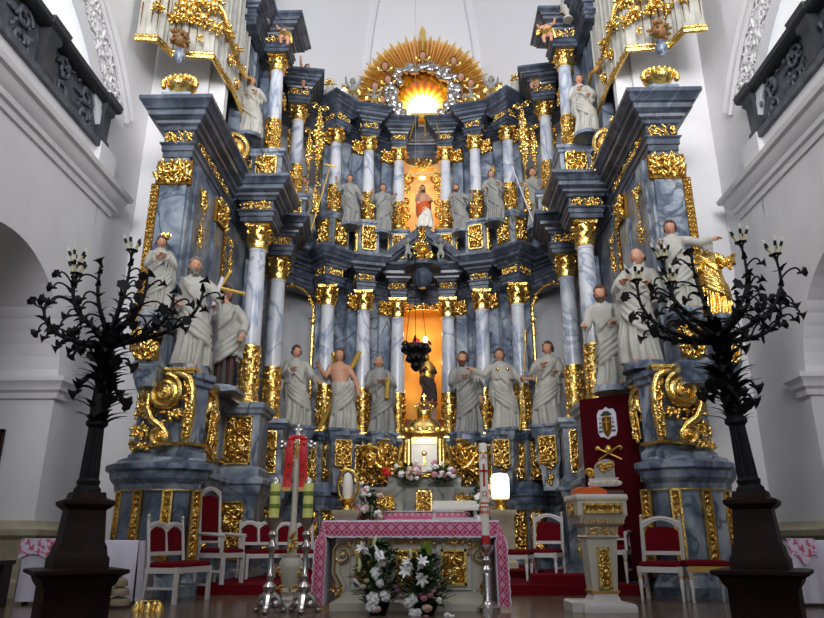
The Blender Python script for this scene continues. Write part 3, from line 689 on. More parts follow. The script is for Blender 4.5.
# lower niche, backed in gold, with a gilded valance; upper niche with a gilded frame
mb = MB(); n = 18
arc = [(-.62 * cos(pi * k / n), 18.6 + .56 * sin(pi * k / n)) for k in range(n + 1)]
mb.loft([[(x, y, Z(3.15)) for x, y in arc], [(x, y, Z(6.3)) for x, y in arc]], cap=False, close=False)
mb.slab(arc, Z(6.28), Z(6.36)); mb.build('lower_niche', 'nichewall', ALT)
mb = MB(); mb.loft([[(x, y, Z(2.3)) for x, y in arc], [(x, y, Z(3.15)) for x, y in arc]], cap=False, close=False); mb.slab([(x, y) for x, y in arc], Z(2.35), Z(2.45)); mb.build('niche_base', 'pinkwall', ALT)
mb = MB(); rnd = random.Random(2)
for k in range(60):
    a = pi * rnd.random(); mb.ell((-.6 * cos(a), 18.5 - rnd.uniform(0, .1), Z(6.0) + .26 * sin(a) + rnd.uniform(-.05, .06)), (.08, .04, .035), 6, 4, Matrix.Rotation(rnd.uniform(0, pi), 3, 'Y'))
mb.tube([(-.6 * cos(pi * k / 12), 18.52, Z(6.02) + .2 * sin(pi * k / 12)) for k in range(13)], .05, 6)
mb.build('niche_valance', 'gold', ALT, ang=60)
arc = [(-.6 * cos(pi * k / n), 18.6 + .56 * sin(pi * k / n)) for k in range(n + 1)]
mb = MB(); mb.loft([[(x, y, Z(E3)) for x, y in arc], [(x, y, Z(E5 + .02)) for x, y in arc]], cap=False, close=False); mb.build('upper_niche', 'peachwall', ALT)
mb = MB(); rnd = random.Random(8)
for s in (-1, 1):
    for zz in (8.5, 8.95, 9.4, 9.85): spiral(mb, (s * .5, Z(zz)), .14, 1.4, .035, s, rnd.uniform(0, 3), 18.2, 20)
    spiral(mb, (s * .42, Z(10.1)), .2, 1.5, .05, s, 0, 18.15, 24)
    for k in range(50): mb.ell((s * (.5 + rnd.uniform(-.1, .1)), 18.2 + rnd.uniform(-.1, .05), Z(rnd.uniform(8.4, 10.3))), (.07, .035, .03), 6, 4, Matrix.Rotation(rnd.uniform(0, pi), 3, 'Y'))
mb.box((0, 18.2, Z(10.22)), (.95, .2, .07)); mb.box((0, 18.2, Z(10.5)), (.7, .2, .06)); mb.box((-.38, 18.2, Z(10.36)), (.07, .15, .25)); mb.box((.38, 18.2, Z(10.36)), (.07, .15, .25)); cluster(mb, (0, 18.1, Z(10.62)), .2, 24, rnd, (1.8, .4, .7))
mb.build('niche_frame', 'gold', ALT, ang=60)
mb = MB(); mb.box((0, 18.0, Z(7.82)), (.5, .45, .95)); mb.build('attic_pedestal', 'dark', ALT)
put(relief(.42, .62, 2), 'gilded_panel', ALT, (0, 17.75, Z(8.15)))
# dark curling pediment with a gilded crest over the lower niche
for s in (-1, 1):
    mb = MB(); out = []; inn = []
    for k in range(13):
        u = k / 12; x = s * (1.05 - .95 * u); z = 7.3 + .12 * sin(u * pi) + .75 * u ** 1.6; out.append((x, Z(z + .14))); inn.append((x, Z(z - .12)))
    for dy, dz in ((0, 0), (-.12, .08)):
        a = [(x, z + dz) for x, z in out] + [(x, z + dz) for x, z in inn[::-1]]; mb.prism(a, 17.6 + dy, 18.1)
    mb.build('curved_pediment', 'dark', ALT)
mb = MB(); rnd = random.Random(12); cluster(mb, (0, 17.35, Z(7.45)), .3, 40, rnd, (1, .35, 1.1)); spiral(mb, (.0, Z(7.45)), .16, 1.5, .04, 1, 0, 17.25)
mb.build('gilded_crest', 'gold', ALT, ang=60)
mb = MB(); mb.lathe([(.1, -.55), (.24, -.4), (.3, -.2), (.22, -.05), (.5, 0), (.5, .1)], 20, (0, 17.5, Z(7.0))); mb.build('niche_canopy', 'dark', ALT)
# big gilded scrollwork around the tabernacle
for s in (-1, 1):
    put(relief(.42, 1.0, 12, False, False, 1.2), 'gilded_scrollwork', ALT, (s * 1.3, 17.1, Z(1.75)), -s * .35); put(relief(.4, .8, 13, False, False, 1.2), 'gilded_scrollwork', ALT, (s * .72, 17.2, Z(1.8)), -s * .2)
    mb = MB(); rnd = random.Random(5); spiral(mb, (s * .2, .1), .3, 1.6, .06, s, 0, 0, 30); spiral(mb, (s * -.2, -.35), .22, 1.4, .05, -s, 0, 0, 26); cluster(mb, (0, -.05, -.1), .34, 26, rnd, (1.1, .3, 1.2)); spiral(mb, (-s * .1, .35), .2, 1.4, .045, -s, 1, 0, 24); mb.tube([(s * .3, 0, .2), (s * .05, -.05, -.1), (-s * .25, 0, -.2)], [.05, .06, .04], 7)
    mb.build('gilded_scrollwork', 'gold', ALT, (s * 1.0, 16.8, Z(1.75)), ang=60)
point('niche_lamp', (0, 18.8, Z(5.6)), 10, (1.0, .7, .34), .06)
point('niche_lamp', (.22, 18.75, Z(4.7)), 7, (1.0, .68, .34), .06)
point('niche_lamp', (-.22, 18.75, Z(3.9)), 5, (1.0, .68, .34), .06)
point('upper_niche_lamp', (0, 18.45, Z(10.0)), 22, (1.0, .72, .36), .06)
point('upper_niche_lamp', (0, 18.5, Z(8.6)), 12, (1.0, .66, .3), .06)

# ------------------------------------------------------------------ carved figures
def head_mb(beard=False, yaw=0.0, tilt=0.0, hair='short', sc=1.0):
    """head, hair, beard about the head's centre; unit = figure height"""
    R = Matrix.Rotation(yaw, 3, 'Z') @ Matrix.Rotation(tilt, 3, 'X')
    hd = MB(); n, m = 20, 16; vs = []; fs = []
    def P(th, ph):
        x, y, z = sin(ph) * sin(th), -sin(ph) * cos(th), cos(ph)
        px, py, pz = .047 * x, .058 * y, .068 * z
        if z < -.2: px *= 1 + .35 * (z + .2); py *= 1 + .12 * (z + .2)          # jaw narrows
        f = max(0, -y)
        g = lambda cx, cz, s: math.exp(-((x - cx) ** 2 + (z - cz) ** 2) / s)
        py -= .017 * f * g(0, -.18, .02) + .008 * f * g(0, .02, .012)           # nose
        py -= .006 * f * g(0, .28, .05)                                         # brow
        py += .009 * f * (g(.34, .07, .03) + g(-.34, .07, .03))                 # sockets
        py -= .005 * f * g(0, -.52, .02) + .008 * f * g(0, -.85, .05)           # mouth, chin
        return R @ Vector((px, py, pz))
    for i in range(m + 1):
        for j in range(n): vs.append(P(2 * pi * j / n, pi * max(.02, min(.98, i / m))))
    for i in range(m):
        for j in range(n):
            a = i * n + j; b = i * n + (j + 1) % n; fs.append((a, a + n, b + n, b))
    hd.add(vs, fs)
    for s in (-1, 1):
        hd.ell(R @ Vector((s * .047, .004, -.004)), (.008, .012, .018), 6, 4)
        hd.k = 1; hd.ell(R @ Vector((s * .0165, -.0475, .005)), (.006, .004, .004), 6, 4); hd.k = 0
    hd.k = 2; hd.ell(R @ Vector((0, -.0535, -.037)), (.014, .004, .0045), 6, 4); hd.k = 0
    hr = MB(); rnd = random.Random(4)
    if hair != 'bald':
        for _ in range(64):
            th = rnd.uniform(-pi, pi); ph = rnd.uniform(0, 2.2 if hair == 'long' else 1.75); x, y, z = sin(ph) * sin(th), -sin(ph) * cos(th), cos(ph)
            if y < -.42 and z < .62: continue
            hr.ell(R @ Vector((.05 * x, .061 * y + .003, .07 * z)), (.019, .013, .02), 6, 4, R @ Matrix.Rotation(th, 3, 'Z'))
        if hair == 'long':
            for s in (-1, 1):
                for k in range(4): hr.ell(R @ Vector((s * .045, .02 + .006 * k, -.03 - .022 * k)), (.018, .02, .02), 6, 4)
    else:
        for s in (-1, 1):
            for k in range(6): hr.ell(R @ Vector((s * (.049 - .004 * abs(k - 2)), .01 + .009 * k, -.004)), (.011, .014, .018), 6, 4)
    if beard:
        for _ in range(26):
            a = rnd.uniform(-1.1, 1.1); u = rnd.random(); hr.ell(R @ Vector((.036 * sin(a) * (1 - .35 * u), -.048 * cos(a) + .004, -.042 - .045 * u)), (.012, .011, .016), 6, 4)
    return hd, hr
def hand_mb(p, d, up=(0, 0, 1), s=1.0, curl=.5, side=1):
    """palm and five fingers, from wrist p along d"""
    mb = MB(); p = Vector(p); d = Vector(d).normalized(); u = Vector(up); n = d.cross(u)
    if n.length < .1: n = d.cross(Vector((0, 1, 0)))
    n.normalize(); u = n.cross(d)
    mb.tube([p - d * .012 * s, p + d * .012 * s, p + d * .03 * s, p + d * .046 * s], [.014 * s, .017 * s, .021 * s, .016 * s], 8, .55)
    for k, L_ in enumerate((.034, .04, .037, .028)):
        b = p + d * .042 * s + n * (k - 1.5) * .0095 * s; q = b + (d * cos(curl * .5) - u * sin(curl * .5)) * L_ * .55 * s; e = q + (d * cos(curl * 1.4) - u * sin(curl * 1.4)) * L_ * .5 * s
        mb.tube([b, q, e], [.0055 * s, .005 * s, .0035 * s], 5)
    b = p + d * .016 * s - n * side * .016 * s; q = b + (d * .6 - n * side * .8) * .022 * s; mb.tube([b, q, q + (d * .9 - u * .3) * .02 * s], [.007 * s, .006 * s, .004 * s], 5)
    return mb
def figure(name, label, cat, loc, H, rz=0.0, la=None, ra=None, head=(0, 0), beard=False, hair='short', hairm='hair', robe='stone', sway=.03, lean=0.0, seed=0,
           bare=False, short=False, feet='skin', skin='skin', group=None, cape=True, kneel=False, hood=None):
    """a robed statue; front is -Y; arms given as (elbow, wrist) in units of its height"""
    rnd = random.Random(seed); t = thing(name, label, cat, loc, rz, group)
    la = la or ((-.165, .0, .62), (-.08, -.125, .60)); ra = ra or ((.165, .0, .62), (.06, -.13, .66))
    zb = .30 if short else .012
    prof = [(.0, .150, .118), (.1, .146, .112), (.25, .132, .10), (.4, .120, .092), (.5, .118, .09), (.6, .101, .078), (.68, .108, .08), (.76, .118, .078), (.8, .112, .066), (.828, .08, .052), (.85, .042, .042)]
    rxs = [(z, a) for z, a, b in prof]; rys = [(z, b) for z, a, b in prof]
    def centre(z): return (sway * sin(z * 5.2 + .4) + lean * z, -.012 * sin(z * 6))
    ph = rnd.uniform(0, 6); k1, k2 = rnd.choice((7, 8, 9)), rnd.choice((4, 5)); tw = rnd.uniform(-2.2, 2.2)
    nn = 44
    def ring(z, g=1.0):
        A = interp([(0, .24), (.3, .21), (.52, .13), (.66, .07), (.85, .0)], z); rx, ry = interp(rxs, z) * g, interp(rys, z) * g; cx, cy = centre(z); out = []
        for j in range(nn):
            th = 2 * pi * j / nn; f = abs(sin(k1 / 2 * th + ph + tw * z)) * .6 + abs(sin(k2 / 2 * th - ph - 1.4 * tw * z)) * .4
            r = 1 + A * (1 - 1.7 * f); out.append((cx + rx * r * sin(th), cy - ry * r * cos(th), z))
        return out
    top = .60 if bare else .86
    zz = [zb + (top - zb) * i / 30 for i in range(31)]
    mb = MB(); mb.loft([ring(z) for z in zz])
    for q in range(11):                                              # deep folds falling to the hem
        th = 2 * pi * (q + rnd.uniform(-.3, .3)) / 11; zt = rnd.uniform(.3, .52); dt = rnd.uniform(-.25, .25); pts = []
        for k in range(7):
            u = k / 6; z = lerp(zt, zb + .005, u); c = centre(z); pts.append((c[0] + interp(rxs, z) * (1.02 + .07 * u) * sin(th + dt * u), c[1] - interp(rys, z) * (1.02 + .07 * u) * cos(th + dt * u), z))
        mb.tube(pts, [.004 + .016 * min(1, 2 * k / 6) for k in range(7)], 6)
    if not bare:
        for s, (el, wr) in ((-1, la), (1, ra)):
            c = centre(.79); sh = Vector((c[0] + s * .1, c[1] + .005, .785)); el, wr = Vector(el), Vector(wr); m1 = (sh + el) / 2 + Vector((s * .008, 0, .012)); m2 = (el + wr) / 2
            mb.tube([sh - Vector((s * .05, 0, .0)), sh, m1, el, m2, wr.lerp(el, .12)], [.05, .052, .048, .046, .044, .05], 10)
            for q in range(3):                                       # cuff folds hang from the forearm
                b = el.lerp(wr, .25 + .28 * q); mb.tube([b, b + Vector((0, .004, -.05)), b + Vector((.008 * s, .008, -.10 - .02 * q))], [.026, .02, .008], 6)
    if cape:
        d = rnd.choice((-1, 1))
        for q in range(4):                                           # mantle drawn across the hips and up over a shoulder
            pts = []
            for k in range(13):
                u = k / 12; th = d * lerp(-1.9, 1.6, u); z = lerp(.34 - .055 * q + rnd.uniform(-.01, .01), .67 - .06 * q, u ** 1.25) + .03 * sin(u * pi) * -1; cx, cy = centre(z)
                pts.append((cx + (interp(rxs, z) + .012) * sin(th), cy - (interp(rys, z) + .014) * cos(th), z))
            mb.tube(pts, [.01 + .014 * sin(pi * k / 12) for k in range(13)], 6)
        for q in range(3):
            cx, cy = centre(.5); x = cx + d * (.115 + .018 * q); mb.tube([(x, cy - .03 + .03 * q, .62), (x + d * .012, cy - .03 + .03 * q, .45), (x + d * .004, cy - .02 + .03 * q, .26 + .05 * q)], [.016, .024, .012], 6)
        if not bare:
            for q in range(3): mb.tube([(d * .1 + centre(.8)[0], -.02, .82 - .012 * q), (d * .04, -.085 - .004 * q, .72 - .03 * q), (-d * .06, -.085, .62 - .03 * q), (-d * .11, -.03, .56 - .03 * q)], [.012, .018, .018, .012], 6)
    mb.v = [(x * H, y * H, z * H) for x, y, z in mb.v]
    put(remesh(mb, 'robe', robe, .0085 * H, 1), 'robe', t)
    cx, cy = centre(.86); hc = Vector((cx + lean * .05, cy - .014, .93))
    sk = MB()
    hd, hr = head_mb(beard, head[0], head[1], hair)
    sk.tube([(cx, cy, .83), (cx, cy - .003, .86), tuple(hc + Vector((0, .008, -.04)))], [.036, .03, .03], 10)
    sk.join(hd, Matrix.Translation(hc) @ Matrix.Scale(1.13, 4))
    if bare:
        body = MB(); zz = [.56 + .29 * i / 14 for i in range(15)]; rr = []
        for z in zz:
            rx, ry = interp(rxs, z) * .95, interp(rys, z) * .95; c = centre(z); r_ = []
            for j in range(28):
                th = 2 * pi * j / 28; g = 1.0 + .09 * math.exp(-((th if th < pi else th - 2 * pi) ** 2 - 0) * 0) * 0
                yy = -ry * cos(th) - .012 * math.exp(-((sin(th) - .45) ** 2 + ((z - .745) / .05) ** 2) * 6) - .012 * math.exp(-((sin(th) + .45) ** 2 + ((z - .745) / .05) ** 2) * 6) if cos(th) > 0 else -ry * cos(th)
                r_.append((c[0] + rx * sin(th), c[1] + yy, z))
            rr.append(r_)
        body.loft(rr)
        for s, (el, wr) in ((-1, la), (1, ra)):
            c = centre(.79); sh = Vector((c[0] + s * .105, c[1], .785)); el, wr = Vector(el), Vector(wr)
            body.tube([sh - Vector((s * .05, 0, .0)), sh, sh.lerp(el, .4), el, el.lerp(wr, .35), wr], [.04, .04, .036, .028, .03, .019], 10)
        body.v = [(x * H, y * H, z * H) for x, y, z in body.v]
        put(remesh(body, 'torso', skin, .011 * H, 2), 'torso', t)
    o = MB(); o.join(sk); o.v = [(x * H, y * H, z * H) for x, y, z in o.v]; o.build('head', [skin, 'eye', 'redpaint' if skin == 'skin' else skin], t, ang=80)
    if hr.v: hr.v = [tuple((Vector(p) * 1.13 + hc) * H) for p in hr.v]; hr.build('hair', hairm, t, ang=80)
    for s, (el, wr) in ((-1, la), (1, ra)):
        d = Vector(wr) - Vector(el); h = hand_mb(Vector(wr) - d.normalized() * .008, d, s=1.25, side=s); h.v = [(x * H, y * H, z * H) for x, y, z in h.v]; h.build('hand', skin, t, ang=80)
    for s in (-1, 1):
        mf = MB()
        if short: mf.tube([(s * .05, 0, .36), (s * .055, -.01, .24), (s * .055, .0, .14), (s * .055, .0, .03)], [.042, .04, .035, .03], 8)
        mf.tube([(s * .055, .0, .03), (s * .06, -.06, .026), (s * .066, -.125 if not short else -.07, .018), (s * .068, -.15 if not short else -.1, .012)], [.028, .026, .02, .01], 8)
        mf.v = [((x + centre(0)[0]) * H, y * H, z * H) for x, y, z in mf.v]; mf.build('boot' if short else 'foot', feet, t)
    return t
def base_slab(t, H, m='blue', r=.17, h=.05):
    mb = MB(); mb.lathe([(r * H * 1.08, -h * H), (r * H * 1.05, -.02 * H), (r * H, .014 * H), (r * H * .9, .018 * H)], 10, ph=.3); return mb.build('plinth', m, t)
def stat_at(px, py, Y): return at(px, py, Y)

G1 = 'saints between the lower columns'
def saint(px, py, Y, pyt, label, **k):
    p = at(px, py, Y); q = at(px, pyt, Y); H = (q.z - p.z); f = k.pop('face', None)
    rz = f if f is not None else -math.atan2(p.x, p.y) * .6
    p.z = k.pop('zfix', p.z); t = figure(k.pop('name', 'saint_statue'), label, 'statue', p, H, rz, **k); base_slab(t, H); return t, H
def rod(t, H, a, b, r, m, name='staff', cross=0):
    mb = MB(); a, b = Vector(a) * H, Vector(b) * H; mb.tube([a, b], r * H, 8)
    d = (b - a).normalized()
    if cross:
        n = d.cross(Vector((0, 1, 0))).normalized(); c = b - d * .06 * H
        mb.tube([c - n * cross * H, c + n * cross * H], r * H, 8)
    return mb.build(name, m, t)
t, H = saint(295, 428, 16.2, 347, 'grey-robed saint statue with one open hand, beside left arched opening', la=((-.17, -.02, .62), (-.06, -.14, .68)), ra=((.18, -.02, .62), (.25, -.14, .55)), head=(.5, 0), seed=1, sway=.03)
t, H = saint(340, 433, 16.7, 350, 'bare-chested saint statue embracing a gilded diagonal cross', la=((-.2, .0, .66), (-.26, -.1, .76)), ra=((.17, .02, .63), (.2, -.06, .5)), head=(-.25, -.25), seed=2, bare=True, hair='short', sway=.035)
rod(t, H, (-.26, .1, .05), (.2, .14, 1.02), .032, 'goldpaint', 'cross_beam'); rod(t, H, (.2, .12, .05), (-.13, .16, 1.0), .032, 'goldpaint', 'cross_beam')
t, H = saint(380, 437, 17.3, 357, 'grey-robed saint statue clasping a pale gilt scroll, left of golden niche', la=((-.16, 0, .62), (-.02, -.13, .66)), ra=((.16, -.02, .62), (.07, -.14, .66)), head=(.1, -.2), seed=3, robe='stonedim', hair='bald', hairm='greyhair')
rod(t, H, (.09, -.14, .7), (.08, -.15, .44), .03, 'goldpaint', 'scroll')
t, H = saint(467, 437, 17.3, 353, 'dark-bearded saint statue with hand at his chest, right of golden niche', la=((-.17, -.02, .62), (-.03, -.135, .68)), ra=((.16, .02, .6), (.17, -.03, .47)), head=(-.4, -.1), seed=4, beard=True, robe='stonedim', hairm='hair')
t, H = saint(505, 432, 16.7, 350, 'caped saint statue holding a tall staff with one arm outstretched', la=((-.22, -.04, .68), (-.36, -.08, .74)), ra=((.19, -.02, .62), (.21, -.1, .62)), head=(-.15, -.05), seed=5, hair='short')
rod(t, H, (.17, -.12, .0), (.31, -.1, 1.2), .009, 'goldpaint'); rod(t, H, (.29, -.102, 1.06), (.3, -.1, 1.21), .02, 'gold', 'staff_knob')
mb = MB(); mb.lathe([(.135 * H, .62 * H), (.15 * H, .66 * H), (.135 * H, .75 * H), (.09 * H, .82 * H), (.05 * H, .84 * H)], 24, sq=.72); mb.build('cape', 'stone', t)
for s in (-1, 1):
    mb = MB(); mb.ell((s * .06 * H, -.105 * H, .74 * H), (.022 * H, .012 * H, .022 * H)); mb.build('cape_clasp', 'gold', t)
t, H = saint(550, 429, 16.2, 343, 'robed saint statue with hand on chest, beside right arched opening', la=((-.17, -.02, .62), (-.05, -.14, .7)), ra=((.17, -.02, .6), (.1, -.13, .62)), head=(-.6, -.1), seed=6, sway=-.03)
rod(t, H, (-.16, -.1, .56), (-.28, -.14, .55), .018, 'skin', 'hand')
# wing, left
t, H = saint(155, 315, 10.2, 238, 'small crowned saint statue beside the left wall, behind bronze candelabrum', la=((-.16, 0, .62), (-.03, -.14, .68)), ra=((.16, 0, .62), (.05, -.14, .7)), head=(.3, .1), seed=7)
mb = MB(); c = Vector((.02, -.01, 1.0)) * H
mb.lathe([(.045 * H, -.015 * H), (.05 * H, .0), (.055 * H, .03 * H), (.045 * H, .03 * H), (.04 * H, -.01 * H)], 16, c)
for k in range(6): mb.ell(c + Vector((.052 * H * cos(k * 1.047), .052 * H * sin(k * 1.047), .04 * H)), (.014 * H, .014 * H, .022 * H), 6, 4)
mb.build('crown', 'gold', t)
t, H = saint(188, 369, 10.75, 260, 'tall bearded monk statue reaching toward the cross, on left wing', la=((-.17, 0, .6), (-.12, -.12, .55)), ra=((.19, -.03, .64), (.24, -.12, .6)), head=(.35, -.05), seed=8, beard=True, hairm='greyhair', sway=.03)
t, H = saint(221, 389, 11.9, 288, 'youth statue in short tunic and brown boots carrying a wooden cross', la=((-.17, -.03, .66), (-.13, -.13, .72)), ra=((.18, -.02, .62), (.16, -.12, .5)), head=(.5, 0), seed=9, short=True, feet='boot', hair='long')
rod(t, H, (-.28, -.2, .02), (-.06, -.12, 1.06), .02, 'linen', 'cross_shaft'); rod(t, H, (-.34, -.13, 1.0), (.16, -.13, .9), .016, 'goldpaint', 'cross_arm'); rod(t, H, (-.08, -.12, .95), (.0, -.12, 1.12), .018, 'goldpaint', 'cross_shaft')
# wing, right
t, H = saint(612, 388, 11.9, 287, 'robed saint statue with bowed head behind the dark red banner', la=((-.18, -.03, .6), (-.2, -.13, .58)), ra=((.17, 0, .62), (.06, -.13, .6)), head=(-.5, .1), seed=10, beard=True, hairm='hair')
t, H = saint(645, 366, 10.75, 250, 'tall balding monk statue with hooded white habit on right wing', la=((-.17, -.03, .62), (-.12, -.14, .66)), ra=((.17, 0, .6), (.08, -.13, .64)), head=(-.5, .0), seed=12, hair='bald', hairm='hair', sway=-.03)
t, H = saint(684, 312, 10.2, 222, 'white-robed saint statue partly hidden behind the right bronze candelabrum', la=((-.17, -.02, .64), (-.16, -.13, .7)), ra=((.24, -.02, .72), (.36, -.05, .74)), head=(-.4, .05), seed=13)
t, H = saint(718, 318, 10.2, 240, 'gilded robed figure beside the right wall, behind bronze candelabrum', la=((-.17, -.02, .64), (-.16, -.13, .7)), ra=((.18, -.02, .66), (.22, -.1, .7)), head=(-.2, .05), seed=14, robe='gold', skin='goldpaint', hairm='gold', feet='goldpaint')
for s in (-1, 1):
    mb = MB(); rnd = random.Random(3)
    for k in range(7): leaf_blade(mb, (s * .06 * H, .06 * H, (.6 + .03 * k) * H), (s * .3, .2, 0), (s * .75, .15, .65 - .16 * k), .34 * H, .05 * H, .2)
    mb.build('wing', 'gold', t)
for px_, pyb, w_ in ((155, 315, .22), (684, 312, .24), (718, 318, .2)):
    p = at(px_, pyb, 10.2); mb = MB(); z1_ = p.z - .06; mb.block(w_ - .04, .2, [(-.06, Z(E1 - .3)), (-.02, Z(E1 - .2)), (.0, Z(E1 - .1)), (.04, Z(E1)), (-.02, Z(E1 + .1)), (-.02, z1_ - .14), (.02, z1_ - .08), (.02, z1_)]); b = mb.build('statue_bracket', 'blue', ALT, (p.x, 10.26, 0), ang=30)
    put(relief(.34, .5, 3, False), 'gilded_panel', b, (0, -.2, z1_ - .45))
# upper tier
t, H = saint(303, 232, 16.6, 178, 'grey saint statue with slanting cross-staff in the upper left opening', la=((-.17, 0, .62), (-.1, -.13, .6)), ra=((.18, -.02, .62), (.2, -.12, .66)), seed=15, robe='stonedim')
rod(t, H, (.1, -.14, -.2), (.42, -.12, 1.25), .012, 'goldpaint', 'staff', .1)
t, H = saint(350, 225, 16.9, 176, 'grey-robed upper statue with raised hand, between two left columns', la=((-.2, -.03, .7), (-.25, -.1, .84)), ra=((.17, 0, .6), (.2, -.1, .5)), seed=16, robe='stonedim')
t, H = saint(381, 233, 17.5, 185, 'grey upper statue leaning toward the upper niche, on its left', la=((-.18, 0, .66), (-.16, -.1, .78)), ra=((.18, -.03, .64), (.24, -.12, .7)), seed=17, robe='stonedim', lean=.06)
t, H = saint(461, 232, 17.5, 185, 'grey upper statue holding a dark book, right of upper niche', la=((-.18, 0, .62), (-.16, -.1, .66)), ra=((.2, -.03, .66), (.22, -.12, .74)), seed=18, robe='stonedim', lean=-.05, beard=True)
mb = MB(); mb.box(Vector((.24, -.14, .78)) * H, (.14 * H, .03 * H, .05 * H)); mb.build('book', 'boot', t)
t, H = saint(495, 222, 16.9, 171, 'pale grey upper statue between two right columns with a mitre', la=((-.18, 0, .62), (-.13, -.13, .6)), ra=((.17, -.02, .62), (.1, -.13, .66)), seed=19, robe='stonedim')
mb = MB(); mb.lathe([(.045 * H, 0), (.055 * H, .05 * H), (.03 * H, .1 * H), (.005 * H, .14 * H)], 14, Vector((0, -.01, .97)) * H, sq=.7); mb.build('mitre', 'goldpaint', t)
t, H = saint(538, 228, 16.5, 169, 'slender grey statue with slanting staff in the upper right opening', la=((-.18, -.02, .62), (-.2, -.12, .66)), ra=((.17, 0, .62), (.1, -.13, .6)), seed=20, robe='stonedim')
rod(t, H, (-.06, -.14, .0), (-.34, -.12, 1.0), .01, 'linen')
t, H = saint(249, 137, 13.2, 78, 'white statue beside upper left wing column, above gilded medallion', la=((-.17, 0, .62), (-.08, -.13, .6)), ra=((.17, 0, .62), (.06, -.13, .66)), seed=21, hairm='greyhair')
t, H = saint(586, 135, 13.2, 76, 'white statue beside upper right wing column, above gilded medallion', la=((-.17, 0, .62), (-.06, -.13, .68)), ra=((.17, 0, .62), (.08, -.13, .58)), seed=22)
# figures of the niches
p = at(424, 229, 17.72)
t = figure('niche_statue', 'half-draped figure in orange-red cloak standing on gilded upper pedestal', 'statue', p, 1.35, 0, la=((-.17, -.02, .64), (-.1, -.13, .76)), ra=((.18, -.02, .64), (.14, -.12, .6)), seed=23, bare=True, robe='wax', hair='long', beard=True)
mb = MB(); H = 1.35
for q in range(5):
    pts = [((.13 * sin(a)) * H, (-.105 * cos(a)) * H, (.36 + .05 * q + .04 * a) * H) for a in [-1.8 + 3.6 * k / 10 for k in range(11)]]; mb.tube(pts, [.02 * H] + [.034 * H] * 9 + [.02 * H], 7)
mb.tube([(-.12 * H, .02, .8 * H), (-.14 * H, .0, .6 * H), (-.13 * H, -.02, .38 * H)], [.02, .05, .04], 7); mb.build('cloak', 'orange', t)
p = at(428, 402, 18.35)
t = figure('shrine_statue', 'dark-robed figure against the glowing golden niche', 'statue', p, 1.3, .1, la=((-.15, 0, .64), (-.05, -.12, .66)), ra=((.16, 0, .62), (.06, -.12, .62)), seed=24, robe='darkcloth', hair='long', skin='goldpaint', hairm='boot')
mb = MB(); mb.lathe([(.24, -.02), (.2, .02), (.23, .1), (.27, .16), (.2, .2)], 14, (0, 0, -.2)); mb.box((0, 0, -.5), (.4, .34, .64)); mb.build('plinth', 'pinkwall', t)
mb = MB(); mb.lathe([(.16, 0), (.2, .1), (.17, .35), (.09, .5)], 18, (0, 0, .62), sq=.75); mb.build('mantle', 'goldpaint', t)

def putto(label, px, py, Y, H=.75, rz=0, wings=True, seed=1, m='skin', name='putto', cloth=True, group=None):
    p = at(px, py, Y); rnd = random.Random(seed); t = thing(name, label, 'cherub statue', p, rz, group); mb = MB(); k = H / .75
    mb.ell((0, 0, .36), (.095, .08, .14)); mb.ell((0, .0, .22), (.1, .09, .09))
    for s in (-1, 1):
        u = rnd.uniform(-.1, .25); mb.tube([(s * .08, 0, .44), (s * .17, -.04, .4 + u), (s * (.2 + .05 * u), -.12, .46 + 1.6 * u)], [.045, .038, .026], 8)
        mb.tube([(s * .05, 0, .2), (s * .09, -.09 * rnd.random(), .1), (s * .07, .0, .0), (s * .08, -.05, -.01)], [.065, .05, .034, .02], 8)
    mb.tube([(0, 0, .47), (0, -.005, .54)], [.035, .04], 8); mb.v = [(x * k, y * k, z * k) for x, y, z in mb.v]
    put(remesh(mb, 'body', m, .014 * k, 2), 'body', t)
    hd, hr = head_mb(False, rnd.uniform(-.5, .5), -.1, 'short'); q = Matrix.Translation((0, -.01 * k, .6 * k)) @ Matrix.Scale(1.35 * k, 4)
    o = MB(); o.join(hd, q); o.build('head', [m, 'eye', m], t, ang=80); o = MB(); o.join(hr, q); o.build('hair', 'hair' if m == 'skin' else m, t, ang=80)
    if wings:
        for s in (-1, 1):
            w = MB()
            for j in range(6): leaf_blade(w, (s * .05 * k, .07 * k, (.42 + .02 * j) * k), (s * .2, .4, 0), (s * .8, .2, .7 - .26 * j), .3 * k, .04 * k, .2)
            w.build('wing', 'gold', t)
    if cloth:
        w = MB()
        for q_ in range(3): w.tube([(-.1 * k, -.03 * k, (.2 + .04 * q_) * k), (0, -.1 * k, (.18 + .04 * q_) * k), (.11 * k, -.03 * k, (.26 + .03 * q_) * k), (.16 * k, .04 * k, (.1 + .05 * q_) * k)], .028 * k, 6)
        w.build('drape', 'gold', t)
    return t
TOP = Z(E5 + .9)
putto('winged cherub with gilded wings sitting on topmost left wing cornice', 284, 44, 13.6, .8, .3, seed=1)
putto('cherub with gilded drape sitting on second left upper cornice', 306, 88, 15.7, .8, .4, seed=2)
putto('winged cherub leaning out from topmost right wing cornice', 548, 42, 13.6, .8, -.3, seed=3)
putto('pink cherub with gilded drape on second right upper cornice', 535, 88, 15.7, .75, -.4, seed=4)
putto('pale grey angel with raised arms at left end of the gilded rays', 352, 102, 17.0, .85, .3, seed=5, m='stonedim', name='angel_statue')
putto('pale grey angel with raised arms at right end of the gilded rays', 492, 100, 17.0, .85, -.3, seed=6, m='stonedim', name='angel_statue')
putto('small pale angel left of the glowing cloud opening', 374, 108, 17.4, .7, .3, seed=7, m='stonedim', name='angel_statue')
putto('small pale angel right of the glowing cloud opening', 471, 107, 17.4, .7, -.3, seed=8, m='stonedim', name='angel_statue')
putto('small grey angel left of the pedestal under the upper niche', 408, 258, 17.3, .62, .4, False, seed=9, m='stonedim', name='angel_statue', cloth=False)
